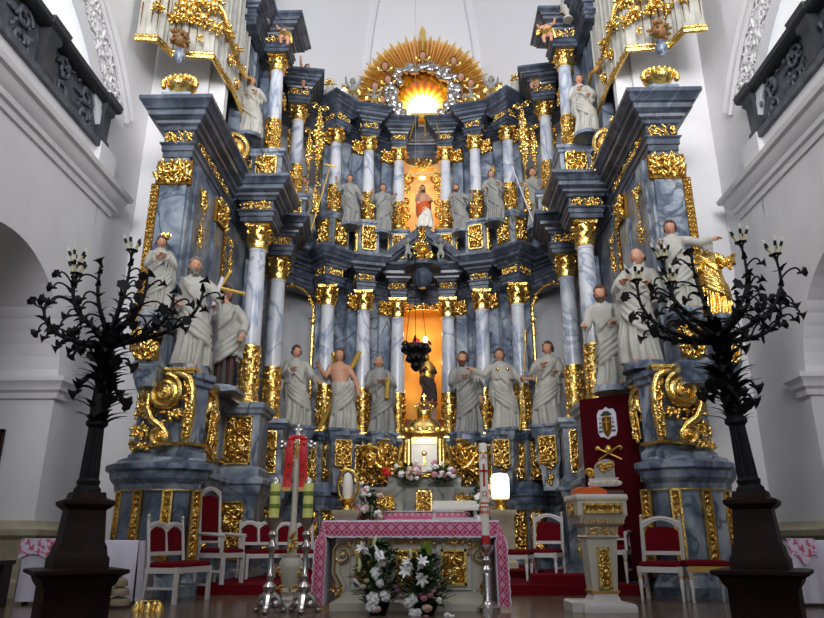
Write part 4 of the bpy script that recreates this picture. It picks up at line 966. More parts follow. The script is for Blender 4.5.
putto('small grey angel right of the pedestal under the upper niche', 441, 258, 17.3, .62, -.4, False, seed=10, m='stonedim', name='angel_statue', cloth=False)
def urn(label, px, py, Y, s=1.0):
    p = at(px, py, Y); t = thing('urn_finial', label, 'finial', p, 0); mb = MB()
    mb.lathe([(.12 * s, 0), (.12 * s, .04 * s), (.05 * s, .08 * s), (.06 * s, .16 * s), (.15 * s, .3 * s), (.17 * s, .42 * s), (.1 * s, .5 * s), (.12 * s, .56 * s)], 16); mb.build('vase', 'stone', t)
    mb = MB(); rnd = random.Random(7); cluster(mb, (0, 0, .68 * s), .16 * s, 34, rnd); cluster(mb, (0, 0, .3 * s), .17 * s, 14, rnd, (1, 1, .5)); mb.build('gilded_flame', 'gold', t, ang=60)
urn('gilded flaming urn on the third left upper cornice', 329, 104, 16.8, 1.0)
urn('gilded flaming urn on the third right upper cornice', 516, 100, 16.8, 1.0)
urn('gilded leafy finial atop the left upper wing cornice', 265, 22, 13.3, 1.0)
urn('gilded leafy finial atop the right upper wing cornice', 568, 20, 13.3, 1.0)
for s, nm in ((-1, 'left'), (1, 'right')):
    # gilded shell vase on the corner of the great wing cornice
    t = thing('shell_finial', 'gilded scalloped shell vase on the front of the %s wing cornice' % nm, 'finial', (s * 4.25, 10.4, Z(7.42)), 0)
    mb = MB(); mb.block(.22, .18, [(.04, 0), (.04, .05), (-.06, .1), (-.08, .16)]); mb.build('plinth', 'blue', t)
    mb = MB(); mb.lathe([(.1, .12), (.2, .2), (.26, .3), (.2, .34), (.13, .42)], 20)
    for k in range(13):
        a = pi * (k - 1) / 10; mb.ell((.3 * cos(a), -.1, .3 + .16 * sin(a)), (.05, .06, .06), 7, 5)
    mb.ell((0, -.18, .3), (.11, .1, .12), 10, 7); mb.build('shell', 'gold', t, ang=60)
    # draped white and gold canopy box high on the wall
    t = thing('canopy_box', 'white pleated box with gilded polygonal rim and blossoms, above %s wing' % nm, 'canopy', (0, 0, 0), 0)
    pth = [(s * x, y) for x, y in ((5.4, 10.72), (5.0, 10.76), (4.86, 11.2), (4.08, 11.28), (3.98, 12.2), (3.98, 13.3))]
    mb = MB(); zb, zt = Z(9.05), Z(13.2); bot = []
    for (a, b) in zip(pth, pth[1:]):
        L_ = math.hypot(b[0] - a[0], b[1] - a[1]); k = max(4, int(L_ / .035))
        for j in range(k):
            u = j / k; d = .028 * sin(j * pi / 2) + .018 * sin(j * 1.1); nx, ny = (b[1] - a[1]) / L_ * s * -1, (b[0] - a[0]) / L_ * s
            bot.append((lerp(a[0], b[0], u) + nx * d * -1, lerp(a[1], b[1], u) - abs(ny) * 0 + ny * d * (1), j))
    mb.loft([[(x, y, z) for x, y, j in bot] for z in (zb, zt)], cap=False, close=False)
    mb.build('pleated_panel', 'stone', t)
    mb = MB(); rnd = random.Random(4)
    for i in range(2, len(bot), 5): mb.tube([(bot[i][0], bot[i][1] - .03, zb + rnd.uniform(.2, .7)), (bot[i][0], bot[i][1] - .035, zb + rnd.uniform(.8, 1.3))], [.004, .016], 5)
    mb.build('gilded_fringe', 'goldplate', t)
    mb = MB(); mb.tube([(x, y - .02, zb) for x, y in pth], .055, 8); mb.tube([(x, y - .02, zb + .1) for x, y in pth], .03, 6); mb.build('gilded_rim', 'gold', t)
    for (x, y, z, r) in ((4.86, 11.08, 9.82, .17), (4.55, 11.12, 9.92, .18), (4.26, 11.14, 9.84, .18), (4.04, 11.25, 9.7, .16), (5.02, 10.7, 9.75, .14), (4.7, 11.1, 10.15, .2), (4.38, 11.1, 10.2, .2), (4.1, 11.2, 10.2, .2), (3.94, 11.7, 9.95, .17), (3.94, 12.2, 9.95, .16), (3.94, 12.0, 9.5, .12), (3.94, 12.8, 9.8, .16), (4.3, 11.16, 9.4, .08), (3.94, 12.5, 9.3, .12)):
        mb = MB(); cluster(mb, (s * x, y - .05, Z(z)), r, 24, rnd); mb.ell((s * x, y - .1, Z(z)), (r * .5, r * .4, r * .5)); mb.build('gilded_blossom', 'gold', t, ang=60)
    mb = MB(); pts = [(s * 4.15, 11.2, Z(10.4)), (s * 3.98, 11.35, Z(10.2)), (s * 3.9, 11.8, Z(9.8)), (s * 3.86, 12.2, Z(9.62)), (s * 3.85, 12.7, Z(9.7)), (s * 3.84, 13.1, Z(9.95)), (s * 3.84, 13.35, Z(9.8))]; mb.tube(pts, [.06, .06, .055, .05, .05, .05, .04], 8); mb.build('gilded_scroll', 'gold', t)
    mb = MB(); cluster(mb, (s * 4.62, 10.95, Z(9.25)), .2, 40, rnd); mb.ell((s * 4.62, 10.95, Z(9.25)), (.17, .15, .18)); mb.build('fruit_bouquet', 'fruit', t, ang=60)
    mb = MB(); mb.lathe([(.03, -.3), (.1, -.2), (.12, -.08), (.06, -.02), (.09, .02)], 14, (s * 4.62, 10.98, Z(8.98))); mb.build('pendant', 'blue', t)
    mb = MB()
    for k in range(16): 
        u = k / 15; cluster(mb, (s * lerp(3.94, 3.7, u), lerp(10.9, 13.0, u), Z(7.55 + .2 * sin(k * 2.3))), .16, 9, rnd)
    tag(mb.build('cornice_garland', 'gold', ang=60), 'gilded garland lying along the top of the %s wing cornice' % nm, 'garland')

# ------------------------------------------------------------------ glory of rays and clouds at the summit
gc = at(423, 97, 18.55); GY = gc.y
t = thing('sunburst', 'gilded sunburst of rays with silver clouds around a glowing window', 'sunburst', gc)
mb = MB(); pl = [(2.12 * cos(a), 2.3 * sin(a)) for a in [pi * (-.04 + 1.08 * k / 30) for k in range(31)]]; mb.prism(pl, .12, .2); mb.build('backing', 'peachwall', t)
rnd = random.Random(9)
for k in range(57):
    a = pi * (-.03 + 1.06 * k / 56); L_ = (2.5, 2.3, 2.42, 2.24)[k % 4] * (1 - .1 * abs(cos(a))); w = .03 if k % 2 else .046; d = Vector((cos(a), 0, sin(a))); nn = Vector((-sin(a), 0, cos(a)))
    if k == 28: L_, w = 2.75, .1
    mb = MB(); mb.loft([[tuple(d * .6 - nn * w * .5), tuple(d * .6 + Vector((0, -.05, 0))), tuple(d * .6 + nn * w * .5), tuple(d * .6 + Vector((0, .05, 0)))], [tuple(d * L_ * .93 - nn * w), tuple(d * L_ * .93 + Vector((0, -.07, 0))), tuple(d * L_ * .93 + nn * w), tuple(d * L_ * .93 + Vector((0, .03, 0)))], [tuple(d * L_ - nn * .004), tuple(d * L_ + Vector((0, -.006, 0))), tuple(d * L_ + nn * .004), tuple(d * L_ + Vector((0, .006, 0)))]]); mb.build('ray', 'gold', t)
for k in range(15):
    a = pi * (-.28 + 1.56 * k / 14); c = Vector((1.02 * cos(a), -.12, 1.0 * sin(a) + .02)); mb = MB()
    for q in range(9): mb.ell(c + Vector((rnd.uniform(-.17, .17), rnd.uniform(-.12, .05), rnd.uniform(-.15, .15))), (rnd.uniform(.08, .15),) * 3, 9, 6)
    put(remesh(mb, 'cloud', 'silver', .03, 1), 'cloud', t)
for (x, z) in ((0, 1.32), (-1.2, .95), (.98, 1.1), (-1.5, .2), (1.5, .25), (-1.28, -.3), (1.3, -.25), (-1.1, .45), (1.2, .5)):
    hd, hr = head_mb(False, 0, 0, 'short'); q = Matrix.Translation((x, -.28, z)) @ Matrix.Scale(2.1, 4); o = MB(); o.join(hd, q); o = o.build('cherub_head', ['skin', 'eye', 'redpaint'], t, ang=80)
    h = MB(); h.join(hr, q); h.build('hair', 'hair', o, ang=80); w = MB()
    for s in (-1, 1):
        for j in range(5): leaf_blade(w, (x + s * .06, -.24, z - .1 + .02 * j), (0, -1, 0), (s * .9, 0, .5 - .25 * j), .26, .04, .2)
    w.build('wing', 'gold', o)
def glow_mat():
    m = bpy.data.materials.new('lit_amber_window'); m.use_nodes = True; N = m.node_tree.nodes; L = m.node_tree.links; b = N['Principled BSDF']; b.inputs['Roughness'].default_value = .3
    tc = N.new('ShaderNodeTexCoord'); sp = N.new('ShaderNodeSeparateXYZ'); L.new(tc.outputs['Object'], sp.inputs[0])
    at2 = N.new('ShaderNodeMath'); at2.operation = 'ARCTAN2'; L.new(sp.outputs[0], at2.inputs[0])
    zz = N.new('ShaderNodeMath'); zz.operation = 'ADD'; zz.inputs[1].default_value = .42; L.new(sp.outputs[2], zz.inputs[0]); L.new(zz.outputs[0], at2.inputs[1])
    sn = N.new('ShaderNodeMath'); sn.operation = 'MULTIPLY'; sn.inputs[1].default_value = 22; L.new(at2.outputs[0], sn.inputs[0]); s2 = N.new('ShaderNodeMath'); s2.operation = 'SINE'; L.new(sn.outputs[0], s2.inputs[0])
    x2 = N.new('ShaderNodeMath'); x2.operation = 'MULTIPLY'; L.new(sp.outputs[0], x2.inputs[0]); L.new(sp.outputs[0], x2.inputs[1])
    z2 = N.new('ShaderNodeMath'); z2.operation = 'MULTIPLY'; L.new(zz.outputs[0], z2.inputs[0]); L.new(zz.outputs[0], z2.inputs[1])
    r = N.new('ShaderNodeMath'); r.operation = 'ADD'; L.new(x2.outputs[0], r.inputs[0]); L.new(z2.outputs[0], r.inputs[1]); r2 = N.new('ShaderNodeMath'); r2.operation = 'SQRT'; L.new(r.outputs[0], r2.inputs[0])
    ad = N.new('ShaderNodeMath'); ad.operation = 'MULTIPLY_ADD'; ad.inputs[1].default_value = .07; L.new(s2.outputs[0], ad.inputs[0]); L.new(r2.outputs[0], ad.inputs[2])
    cr = N.new('ShaderNodeValToRGB'); e = cr.color_ramp.elements; e[0].position = .42; e[0].color = (1, .95, .8, 1); e[1].position = 1.05; e[1].color = (.3, .07, .01, 1)
    for p, c in ((.56, (1, .74, .1, 1)), (.72, (1, .42, .01, 1)), (.84, (.7, .1, .005, 1)), (.93, (.34, .14, .03, 1))):
        q = e.new(p); q.color = c
    L.new(ad.outputs[0], cr.inputs['Fac']); L.new(cr.outputs['Color'], b.inputs['Base Color']); L.new(cr.outputs['Color'], b.inputs['Emission Color'])
    st = N.new('ShaderNodeValToRGB'); f = st.color_ramp.elements; f[0].position = .35; f[0].color = (1, 1, 1, 1); f[1].position = .8; f[1].color = (.3, .3, .3, 1); L.new(ad.outputs[0], st.inputs['Fac'])
    mu = N.new('ShaderNodeMath'); mu.operation = 'MULTIPLY'; mu.inputs[1].default_value = 1.25; L.new(st.outputs['Color'], mu.inputs[0]); L.new(mu.outputs[0], b.inputs['Emission Strength'])
    return m
M['glow'] = glow_mat()
mb = MB(); mb.prism([(.88 * cos(2 * pi * k / 40), .88 * sin(2 * pi * k / 40)) for k in range(40)], .0, .05); mb.build('glowing_window', 'glow', t)
# white baldachin edge below it
p = at(425, 122, 17.9); mb = MB(); mb.block(.32, .1, [(0, 0), (.1, .05), (.1, .18), (.02, .22)]); mb.tube([(-.3, -.12, .05), (-.45, -.2, -.7)], .02, 5); mb.tube([(.3, -.12, .05), (.45, -.2, -.7)], .02, 5); mb.tube([(0, -.12, .05), (0, -.2, -.6)], .02, 5)
o = mb.build('baldachin', 'goldpaint', None, p); tag(o, 'small pale canopy edge with gilded ribs under the glowing window', 'canopy')

# ------------------------------------------------------------------ choir furniture
def ppos(px, py, z=0.0): p = fl(px, py, z); p.z = z; return p
# high altar table, its marble gradine, tabernacle
T2 = thing('high_altar', 'grey-green marble high altar table with gilded ornament at foot of altarpiece', 'altar', (.03, 15.0, .26))
mb = MB(); mb.block(1.35, .42, [(.08, 0), (.08, .1), (0, .16), (0, .92), (.06, .98), (.1, 1.04)]); mb.build('body', 'greenmarble', T2)
mb = MB(); mb.block(1.5, .16, [(.04, 0), (.04, .08), (0, .1), (0, .5), (.05, .56), (.05, .62)], (0, .62, .96)); mb.block(.8, .2, [(.04, 0), (0, .06), (0, .22), (.04, .26)], (0, .66, 1.56)); mb.build('gradine', 'greenmarble', T2)
put(relief(.34, .48, 2), 'gilded_panel', T2, (0, .42, 1.27)); put(relief(.4, .34, 1, False), 'gilded_panel', T2, (-.85, .44, 1.25)); put(relief(.4, .34, 3, False), 'gilded_panel', T2, (.85, .44, 1.25))
tb = thing('tabernacle', 'gilded domed tabernacle with crown and bright white door on high altar', 'tabernacle', (.04, 15.62, 2.06))
mb = MB(); mb.block(.36, .2, [(.08, 0), (.08, .06), (.0, .1), (0, .82), (.07, .88), (.1, .95)])
for s in (-1, 1):
    mb.lathe([(.07, .08), (.06, .14), (.05, .5), (.06, .78), (.08, .84)], 12, (s * .42, -.14, 0))
    spiral(mb, (s * .52, .2), .13, 1.4, .04, s, 0, -.1, 22); mb.tube([(s * .45, -.1, .75), (s * .56, -.1, .55), (s * .6, -.1, .3)], [.05, .06, .05], 7)
mb.build('case', 'gold', tb)
mb = MB(); mb.box((0, -.215, .46), (.56, .03, .72)); mb.build('door', 'wax', tb)
mb = MB(); mb.box((0, -.24, .78), (.56, .04, .14)); mb.box((0, -.24, .4), (.05, .03, .3)); mb.ell((0, -.25, .5), (.06, .03, .06)); mb.tube([(-.3, -.23, .1), (-.3, -.23, .8), (-.18, -.23, .87), (.18, -.23, .87), (.3, -.23, .8), (.3, -.23, .1)], .025, 6); mb.build('door_ornament', 'gold', tb)
mb = MB(); mb.lathe([(.52, .94), (.52, 1.0), (.44, 1.04), (.4, 1.14), (.28, 1.26), (.16, 1.32), (.13, 1.38)], 20, sq=.55)
for k in range(14): a = 2 * pi * k / 14; mb.ell((.46 * cos(a), .26 * sin(a), 1.04), (.07, .06, .07), 7, 5)
mb.build('dome', 'gold', tb)
mb = MB(); mb.lathe([(.16, 1.36), (.17, 1.42), (.16, 1.48)], 16)
for k in range(8):
    a = 2 * pi * k / 8; mb.tube([(.16 * cos(a), .16 * sin(a), 1.47), (.2 * cos(a), .2 * sin(a), 1.58), (.12 * cos(a), .12 * sin(a), 1.66), (0, 0, 1.64)], .02, 5); mb.ell((.2 * cos(a), .2 * sin(a), 1.58), (.03, .03, .03), 6, 4)
mb.ell((0, 0, 1.69), (.05, .05, .05)); mb.box((0, 0, 1.8), (.03, .03, .14)); mb.box((0, 0, 1.82), (.1, .03, .03)); mb.build('crown', 'gold', tb)
point('tabernacle_fill_light', (.04, 14.9, 2.9), 9, (1, .92, .8), .05)  # added fill to brighten the tabernacle door, no fixture there

def cloth(name, label, cat, L_, D, ztop, zbot, loc, m='embroidery', flare=.55, over=.19, flap=True):
    """table cloth: hem along the front, ends hanging to zbot at both sides; origin at the front-centre floor point"""
    mb = MB(); uv = []; us = []; hang = ztop - zbot
    n1 = 18 if flap else 0; n2 = 40
    for i in range(n1): us.append((-L_ / 2, 'l', hang * (1 - i / n1)))
    for i in range(n2 + 1): us.append((-L_ / 2 + L_ * i / n2, 't', 0))
    for i in range(1, n1 + 1): us.append((L_ / 2, 'r', hang * i / n1))
    vs_ = [0, .03, .06, .1, .14, over - .01, over, over + .05, over + .2, over + D * .6, over + D]
    rows = []
    for (x, k, dn) in us:
        row = []
        for v in vs_:
            w = .012 * sin(x * 23 + v * 9) if k == 't' else .02 * sin(v * 14 + dn * 3) * (dn / hang)
            sc = .008 * math.cos((x + dn) * 2 * pi / .115) if v == 0 else 0
            if k == 't':
                p = (x, -w * .5 - .004, ztop - over + v - sc) if v < over else (x, v - over, ztop + .004)
                if v < over and abs(abs(x) - L_ / 2) < 1e-6: p = (x + math.copysign((over - v) * .25, x), -.01, ztop - (over - v) * .85)
            else:
                s = -1 if k == 'l' else 1; e = min(1, dn / .25)
                p = (x + s * (lerp(.25 * (over - v), -.06 + (over - v) / over * .14, e) + .02 * dn / hang - sc), -(over - v) * .35 * e - .01, ztop - dn - (over - v) * .85 * (1 - e)) if v < over else (x + s * (.004 - .062 * e + .02 * dn / hang) + w * .6, v - over, ztop - dn)
            row.append(p); uv.append(((x if k == 't' else (x - dn if k == 'l' else x + dn)), v))
        rows.append(row)
    mb.loft(rows, cap=False, close=False); mb.uv = uv; o = mb.build(name, m, None, loc, ang=60); tag(o, label, cat); return o
MX, MY = -.075, 8.5
ma = thing('altar_table', 'cream stone altar table with gilded panels and scroll corners, at centre front', 'altar', (MX, MY, 0))
mb = MB(); mb.box((0, .5, .945), (1.92, .98, .05)); mb.block(.86, .44, [(0, .75), (.02, .77), (.02, .81), (.07, .87), (.1, .93)], (0, .5, 0)); mb.build('tabletop', 'creamlac', ma)
mb = MB(); mb.block(.72, .36, [(.2, 0), (.2, .08), (.1, .13), (.06, .18), (0, .2), (0, .8)], (0, .5, 0)); mb.build('body', 'creamlac', ma)
for x, w in ((0, .36), (-.5, .3), (.5, .3)):
    fr = MB(); fr.box((x, .125, .46), (w + .1, .03, .5)); fr = fr.build('raised_panel', 'white', ma); put(relief(w, .4, int(5 + x * 4)), 'gilded_panel', fr, (x, .1, .46))
for x in (-.55, 0, .55): put(relief(.4 if x else .6, .09, 7, False, False), 'gilded_frieze', ma, (x, .05, .75))
for s in (-1, 1):
    mb = MB(); spiral(mb, (s * .8, .6), .13, 1.7, .035, -s, 0, .1, 30); mb.tube([(s * .88, .12, .62), (s * .88, .12, .4), (s * .79, .12, .24), (s * .83, .12, .16)], [.05, .06, .05, .05], 7); mb.box((s * .8, .2, .5), (.16, .16, .62)); c = mb.build('corner_scroll', 'creamlac', ma)
    mb = MB(); spiral(mb, (s * .8, .6), .135, 1.7, .014, -s, 0, .06, 30); mb.tube([(s * .89, .06, .62), (s * .89, .06, .4), (s * .8, .06, .24), (s * .83, .06, .16)], .016, 6); cluster(mb, (s * .86, .06, .22), .07, 12, random.Random(2)); mb.build('gilded_edge', 'gold', c)
cloth('altar_cloth', 'white cloth with red woven lattice hem hanging over the front altar table', 'altar cloth', 2.06, .95, .975, .05, (MX, MY - .04, 0))
cloth('altar_cloth', 'strip of red-patterned white cloth along the high altar behind', 'altar cloth', 2.9, .8, 1.31, .9, (.03, 14.5, 0), flap=False, over=.18)
t = thing('missal_stand', 'white sloping book stand lying on the cloth of front altar table', 'book stand', (at(455, 514, 8.9).x, 8.95, .988), .0)
mb = MB(); mb.prism([(-.28, .0), (.27, .0), (.27, .03), (-.28, .03)], -.16, .16)
for s in (-.26, .25): mb.box((s, .1, .11), (.03, .03, .2)); mb.box((s, -.12, .07), (.03, .03, .13))
mb.build('frame', 'white', t)
mb = MB(); mb.loft([[(-.29, -.19, .12), (.28, -.19, .12), (.28, -.19, .145), (-.29, -.19, .145)], [(-.26, .18, .22), (.28, .18, .22), (.28, .18, .245), (-.26, .18, .245)]]); mb.box((0, -.19, .13), (.57, .02, .03)); mb.build('book_rest', 'wax', t)

# processional cross with scarlet stole
p = ppos(289, 610); t = thing('processional_cross', 'white and gilded standing cross between two candlesticks, left of altar table', 'cross', p); CX = t
mb = MB(); mb.lathe([(.17, 0), (.17, .05), (.14, .08), (.15, .12), (.09, .16)], 8); mb.build('foot', 'white', t)
mb = MB(); mb.lathe([(.09, .15), (.12, .2), (.09, .24), (.12, .34), (.15, .46), (.14, .52), (.1, .56), (.11, .6)], 14); mb.build('vase', 'creamlac', t)
mb = MB(); rnd = random.Random(4)
for s in (-1, 1): spiral(mb, (s * .1, .4), .07, 1.3, .018, s, 0, -.07, 20); spiral(mb, (s * .08, .22), .05, 1.3, .015, s, 0, -.06, 18)
cluster(mb, (0, -.06, .74), .09, 26, rnd, (.8, .6, 1.5)); cluster(mb, (0, -.06, .2), .08, 14, rnd); mb.build('gilded_ornament', 'goldpaint', t, ang=60)
mb = MB(); mb.lathe([(.055, .58), (.06, .8), (.05, .9), (.035, .95), (.033, 1.8)], 12); mb.build('shaft', 'creamlac', t)
mb = MB(); mb.box((0, 0, 1.88), (.045, .03, .4)); mb.box((0, 0, 1.87), (.34, .03, .045))
for c in ((0, 2.06), (-.18, 1.87), (.18, 1.87)):
    for q in range(3): a = q * 2.09 + (1.57 if c[0] == 0 else 0); mb.ell((c[0] + .03 * cos(a), 0, c[1] + .03 * sin(a)), (.032, .02, .032), 8, 5)
mb.tube([(.1 * cos(k * .33), 0, 1.87 + .1 * sin(k * .33)) for k in range(20)], .012, 5); mb.build('cross', 'silver', t)
mb = MB(); mb.ell((0, -.03, 1.9), (.014, .014, .018)); mb.tube([(0, -.03, 1.89), (0, -.035, 1.82), (.006, -.03, 1.7)], [.016, .022, .01], 6); mb.tube([(-.12, -.03, 1.91), (0, -.03, 1.87), (.12, -.03, 1.91)], .009, 5); mb.build('corpus', 'goldpaint', t)
st = thing('stole', 'scarlet silk stole hanging over the arms of white standing cross', 'stole', (p.x, p.y, 0))
for s in (-1, 1):
    mb = MB(); rows = []
    for k in range(11):
        u = k / 10; z = 1.915 - .56 * u; x0, x1 = s * (.035 + .012 * u), s * (.12 + .03 * u); y = -.05 - .015 * sin(u * 6); rows.append([(x0, y, z), (lerp(x0, x1, .5), y - .016, z), (x1, y, z), (x1, y + .012, z), (x0, y + .012, z)])
    mb.loft(rows); b = mb.build('band', 'stole', st, ang=60)
    mb = MB()
    for k in range(4): mb.box((s * .085, -.068, 1.86 - .12 * k), (.03, .01, .05)); mb.box((s * .085, -.068, 1.86 - .12 * k), (.05, .01, .014))
    mb.build('embroidery', 'redpaint', b)
    mb = MB()
    for k in range(7): mb.box((s * (.055 + .016 * k), -.05, 1.335), (.009, .02, .05))
    mb.build('fringe', 'goldpaint', b)
mb = MB(); mb.tube([(-.1, -.045, 1.92), (-.05, -.02, 1.96), (.05, .02, 1.96), (.1, -.045, 1.92)], .03, 8); mb.build('neck_band', 'stole', st)
def candlestick(px, py, label):
    p = ppos(px, py); t = thing('candlestick', label, 'candlestick', p); t.scale = (1.12, 1.12, 1.0); mb = MB()
    mb.lathe([(.05, .1), (.07, .16), (.04, .2), (.075, .27), (.03, .32), (.03, .36), (.04, .38), (.028, .4), (.024, .62), (.03, .64), (.055, .69), (.03, .74), (.024, .77), (.05, .82), (.025, .86), (.04, .9), (.09, .97), (.1, 1.0), (.06, 1.0)], 18); mb.build('stem', 'silver', t)
    mb = MB()
    for k in range(3):
        a = 2 * pi * k / 3 - pi / 2; o = Vector((cos(a), sin(a), 0)); mb.tube([o * .03 + Vector((0, 0, .2)), o * .08 + Vector((0, 0, .16)), o * .12 + Vector((0, 0, .07)), o * .16 + Vector((0, 0, .04))], [.03, .045, .035, .03], 8); mb.ell(o * .15 + Vector((0, 0, .03)), (.04, .04, .03), 8, 5)
        mb.ell(o * .07 + Vector((0, 0, .09)), (.05, .05, .05), 8, 5)
    mb.build('foot', 'silver', t)
    mb = MB(); mb.lathe([(.052, 1.0), (.052, 1.37), (.045, 1.385), (.006, 1.38)], 16); c = mb.build('candle', 'candle', t)
    for z in (1.1, 1.24):
        mb = MB(); mb.lathe([(.052, z), (.0535, z + .01), (.0535, z + .04), (.052, z + .05)], 16); mb.build('stripe', 'brightleaf', c)
    mb = MB(); mb.lathe([(.035, 1.37), (.045, 1.38), (.04, 1.42), (.012, 1.45)], 10); mb.build('burner_cap', 'silver', t)
candlestick(268, 613, 'silver candlestick with yellow-green candle, left of the standing cross')
candlestick(303, 613, 'silver candlestick with yellow-green candle, right of the standing cross')

# paschal candle with its marks
def text_mesh(s, size, ext, m):
    cu = bpy.data.curves.new('lettering', 'FONT'); cu.body = s; cu.size = size; cu.align_x = 'CENTER'; cu.align_y = 'CENTER'; cu.extrude = ext; cu.resolution_u = 3
    o = bpy.data.objects.new('lettering', cu); COL.objects.link(o); dg = bpy.context.evaluated_depsgraph_get(); dg.update(); me = bpy.data.meshes.new_from_object(o.evaluated_get(dg)); bpy.data.objects.remove(o); bpy.data.curves.remove(cu)
    me.materials.clear(); me.materials.append(M[m]); return me
p = ppos(488, 611); t = thing('paschal_candle', 'tall white candle with red cross and letters on turned stand, right of altar', 'candle', p)
mb = MB(); mb.lathe([(.14, 0), (.14, .04), (.07, .08), (.05, .12), (.05, .36), (.04, .4), (.07, .44), (.04, .48), (.06, .54), (.035, .58), (.06, .62), (.09, .66), (.09, .7), (.06, .72)], 16); mb.build('stand', 'silver', t)
mb = MB(); mb.lathe([(.052, .70), (.054, .71), (.054, .80), (.052, .81)], 20); mb.build('red_ring', 'redpaint', t)
mb = MB(); mb.lathe([(.05, .80), (.05, 1.86), (.045, 1.87), (.006, 1.87)], 20); c = mb.build('candle', 'wax', t)
mb = MB(); mb.box((0, -.052, 1.49), (.026, .006, .25)); mb.box((0, -.052, 1.54), (.11, .006, .026))
for q in ((0, 1.365), (0, 1.615), (-.05, 1.54), (.05, 1.54)): mb.ell((q[0], -.05, q[1]), (.011, .006, .011), 8, 5)
mb.build('cross_mark', 'redpaint', c)
rx = (pi / 2, 0, 0)
for s, z, sz in (('Α', 1.70, .09), ('Ω', 1.27, .085)):
    put(text_mesh(s, sz, .003, 'redpaint'), 'letter', c, (0, -.053, z), rot=rx)
mb = MB()
for z in (1.12, 1.165): mb.lathe([(.0505, z - .005), (.052, z), (.052, z + .012), (.0505, z + .015)], 20)
for k in range(9): a = -pi / 2 + (k - 4) * .3; mb.box((.05 * cos(a), .05 * sin(a), 1.08 - .018 * (k % 2)), (.014, .01, .035), a)
mb.build('red_band', 'orange', c)
mb = MB(); mb.lathe([(.05, 1.74), (.0525, 1.75), (.0525, 1.765), (.05, 1.77)], 20); mb.build('gilded_ring', 'goldpaint', c)

# bouquets
def flower(mb_petal, c, kind, s, rnd, d=None):
    c = Vector(c)
    if kind == 'mum':
        for _ in range(26):
            v = Vector((rnd.gauss(0, 1), rnd.gauss(0, 1), rnd.gauss(0, 1))).normalized(); mb_petal.ell(c + v * s * .75, (s * .34, s * .34, s * .2), 6, 4, Vector((0, 0, 1)).rotation_difference(v).to_matrix())
        mb_petal.ell(c, (s * .7,) * 3, 8, 5)
    elif kind == 'rose':
        mb_petal.ell(c, (s * .6, s * .6, s * .7), 8, 6)
        for k in range(8): a = k * 2.4; mb_petal.ell(c + Vector((cos(a) * s * .45, sin(a) * s * .45, s * .1 * (k % 3))), (s * .5, s * .35, s * .5), 7, 5, Matrix.Rotation(a, 3, 'Z'))
    elif kind == 'lily':
        d = Vector(d or (0, -1, .2)).normalized(); q = Vector((0, 0, 1)).rotation_difference(d).to_matrix()
        for k in range(6):
            a = k * pi / 3; o = q @ Vector((cos(a), sin(a), 0)); leaf_blade(mb_petal, c, o, d, s * 1.5, s * .42, .5)
        mb_petal.tube([c - d * s * .9, c, c + d * s * .3], [s * .1, s * .22, s * .2], 8)
    elif kind == 'bud':
        d = Vector(d or (0, 0, 1)).normalized(); mb_petal.tube([c, c + d * s * .5, c + d * s * 1.3, c + d * s * 2.0], [s * .14, s * .3, s * .34, s * .06], 8)
def bouquet(label, loc, w, h, items, rnd_seed, leaves=110, pot=True, leaf='leaf', lsize=.085):
    rnd = random.Random(rnd_seed); t = thing('bouquet', label, 'flowers', loc)
    mb = MB()
    for _ in range(leaves):
        a = rnd.uniform(0, 2 * pi); u = rnd.random(); r = w * (.25 + .75 * sin(pi * min(1, u * .9 + .12))) * rnd.uniform(.3, 1); b = Vector((r * cos(a) * .5, r * sin(a) * .35, h * (.12 + .75 * u)))
        o = Vector((cos(a), sin(a) * .8, rnd.uniform(-.2, .9))).normalized(); leaf_blade(mb, b, o.cross(Vector((0, 0, 1))).cross(o).normalized() * -.5, o, lsize * rnd.uniform(.8, 1.7), lsize * .36, .3, 4)
    for _ in range(14): a = rnd.uniform(0, 6.28); mb.tube([(0, 0, h * .05), (w * .2 * cos(a), w * .15 * sin(a), h * .5), (w * .4 * cos(a), w * .3 * sin(a), h * .8)], .006, 4)
    mb.build('foliage', leaf, t, ang=80)
    if pot: mb = MB(); mb.lathe([(w * .16, 0), (w * .22, h * .1), (w * .25, h * .22), (w * .2, h * .22)], 14); mb.build('pot', 'black', t)
    for it in items:
        kind, x, z, s, m = it[:5]; mb = MB(); flower(mb, (x, it[6] if len(it) > 6 else -w * .3, z), kind, s, rnd, it[5] if len(it) > 5 else None); mb.build({'mum': 'chrysanthemum', 'rose': 'rose', 'lily': 'lily', 'bud': 'lily_bud', }[kind], m, t, ang=70)
    return t
FY = 8.08
def F(px, py, bx): q = at(px, py, FY); return q.x - bx, q.z
def items(lst, bx): return [(k, *F(px, py, bx), s, m) + tuple(r) for k, px, py, s, m, *r in lst]
bx = at(378, 590, FY).x
bouquet('tall bouquet of white lilies and chrysanthemums before altar table, left one', (bx, FY, 0), .55, .85, items([
    ('lily', 368, 552, .085, 'petal', (-.6, -.6, .5)), ('lily', 379, 552, .11, 'petal', (.5, -.6, -.9)), ('bud', 374, 546, .06, 'lilybud', (.35, 0, 1)), ('bud', 362, 568, .06, 'lilybud', (-.2, 0, 1)), ('bud', 360, 573, .055, 'lilybud', (.1, -.2, 1)), ('bud', 361, 584, .05, 'petal', (-.6, -.3, .6)),
    ('mum', 377, 573, 0.078, 'petal'), ('mum', 374, 598, 0.084, 'petal'), ('mum', 373, 605, 0.072, 'petal'), ('mum', 386, 595, 0.066, 'petal'), ('mum', 381, 582, 0.054, 'petal'), ('rose', 364, 586, .04, 'peach'), ('rose', 378, 608, .05, 'peach'), ('rose', 390, 580, .035, 'purple'), ('rose', 396, 586, .03, 'purple'), ('rose', 368, 580, .035, 'lilybud')], bx), 1, 330)
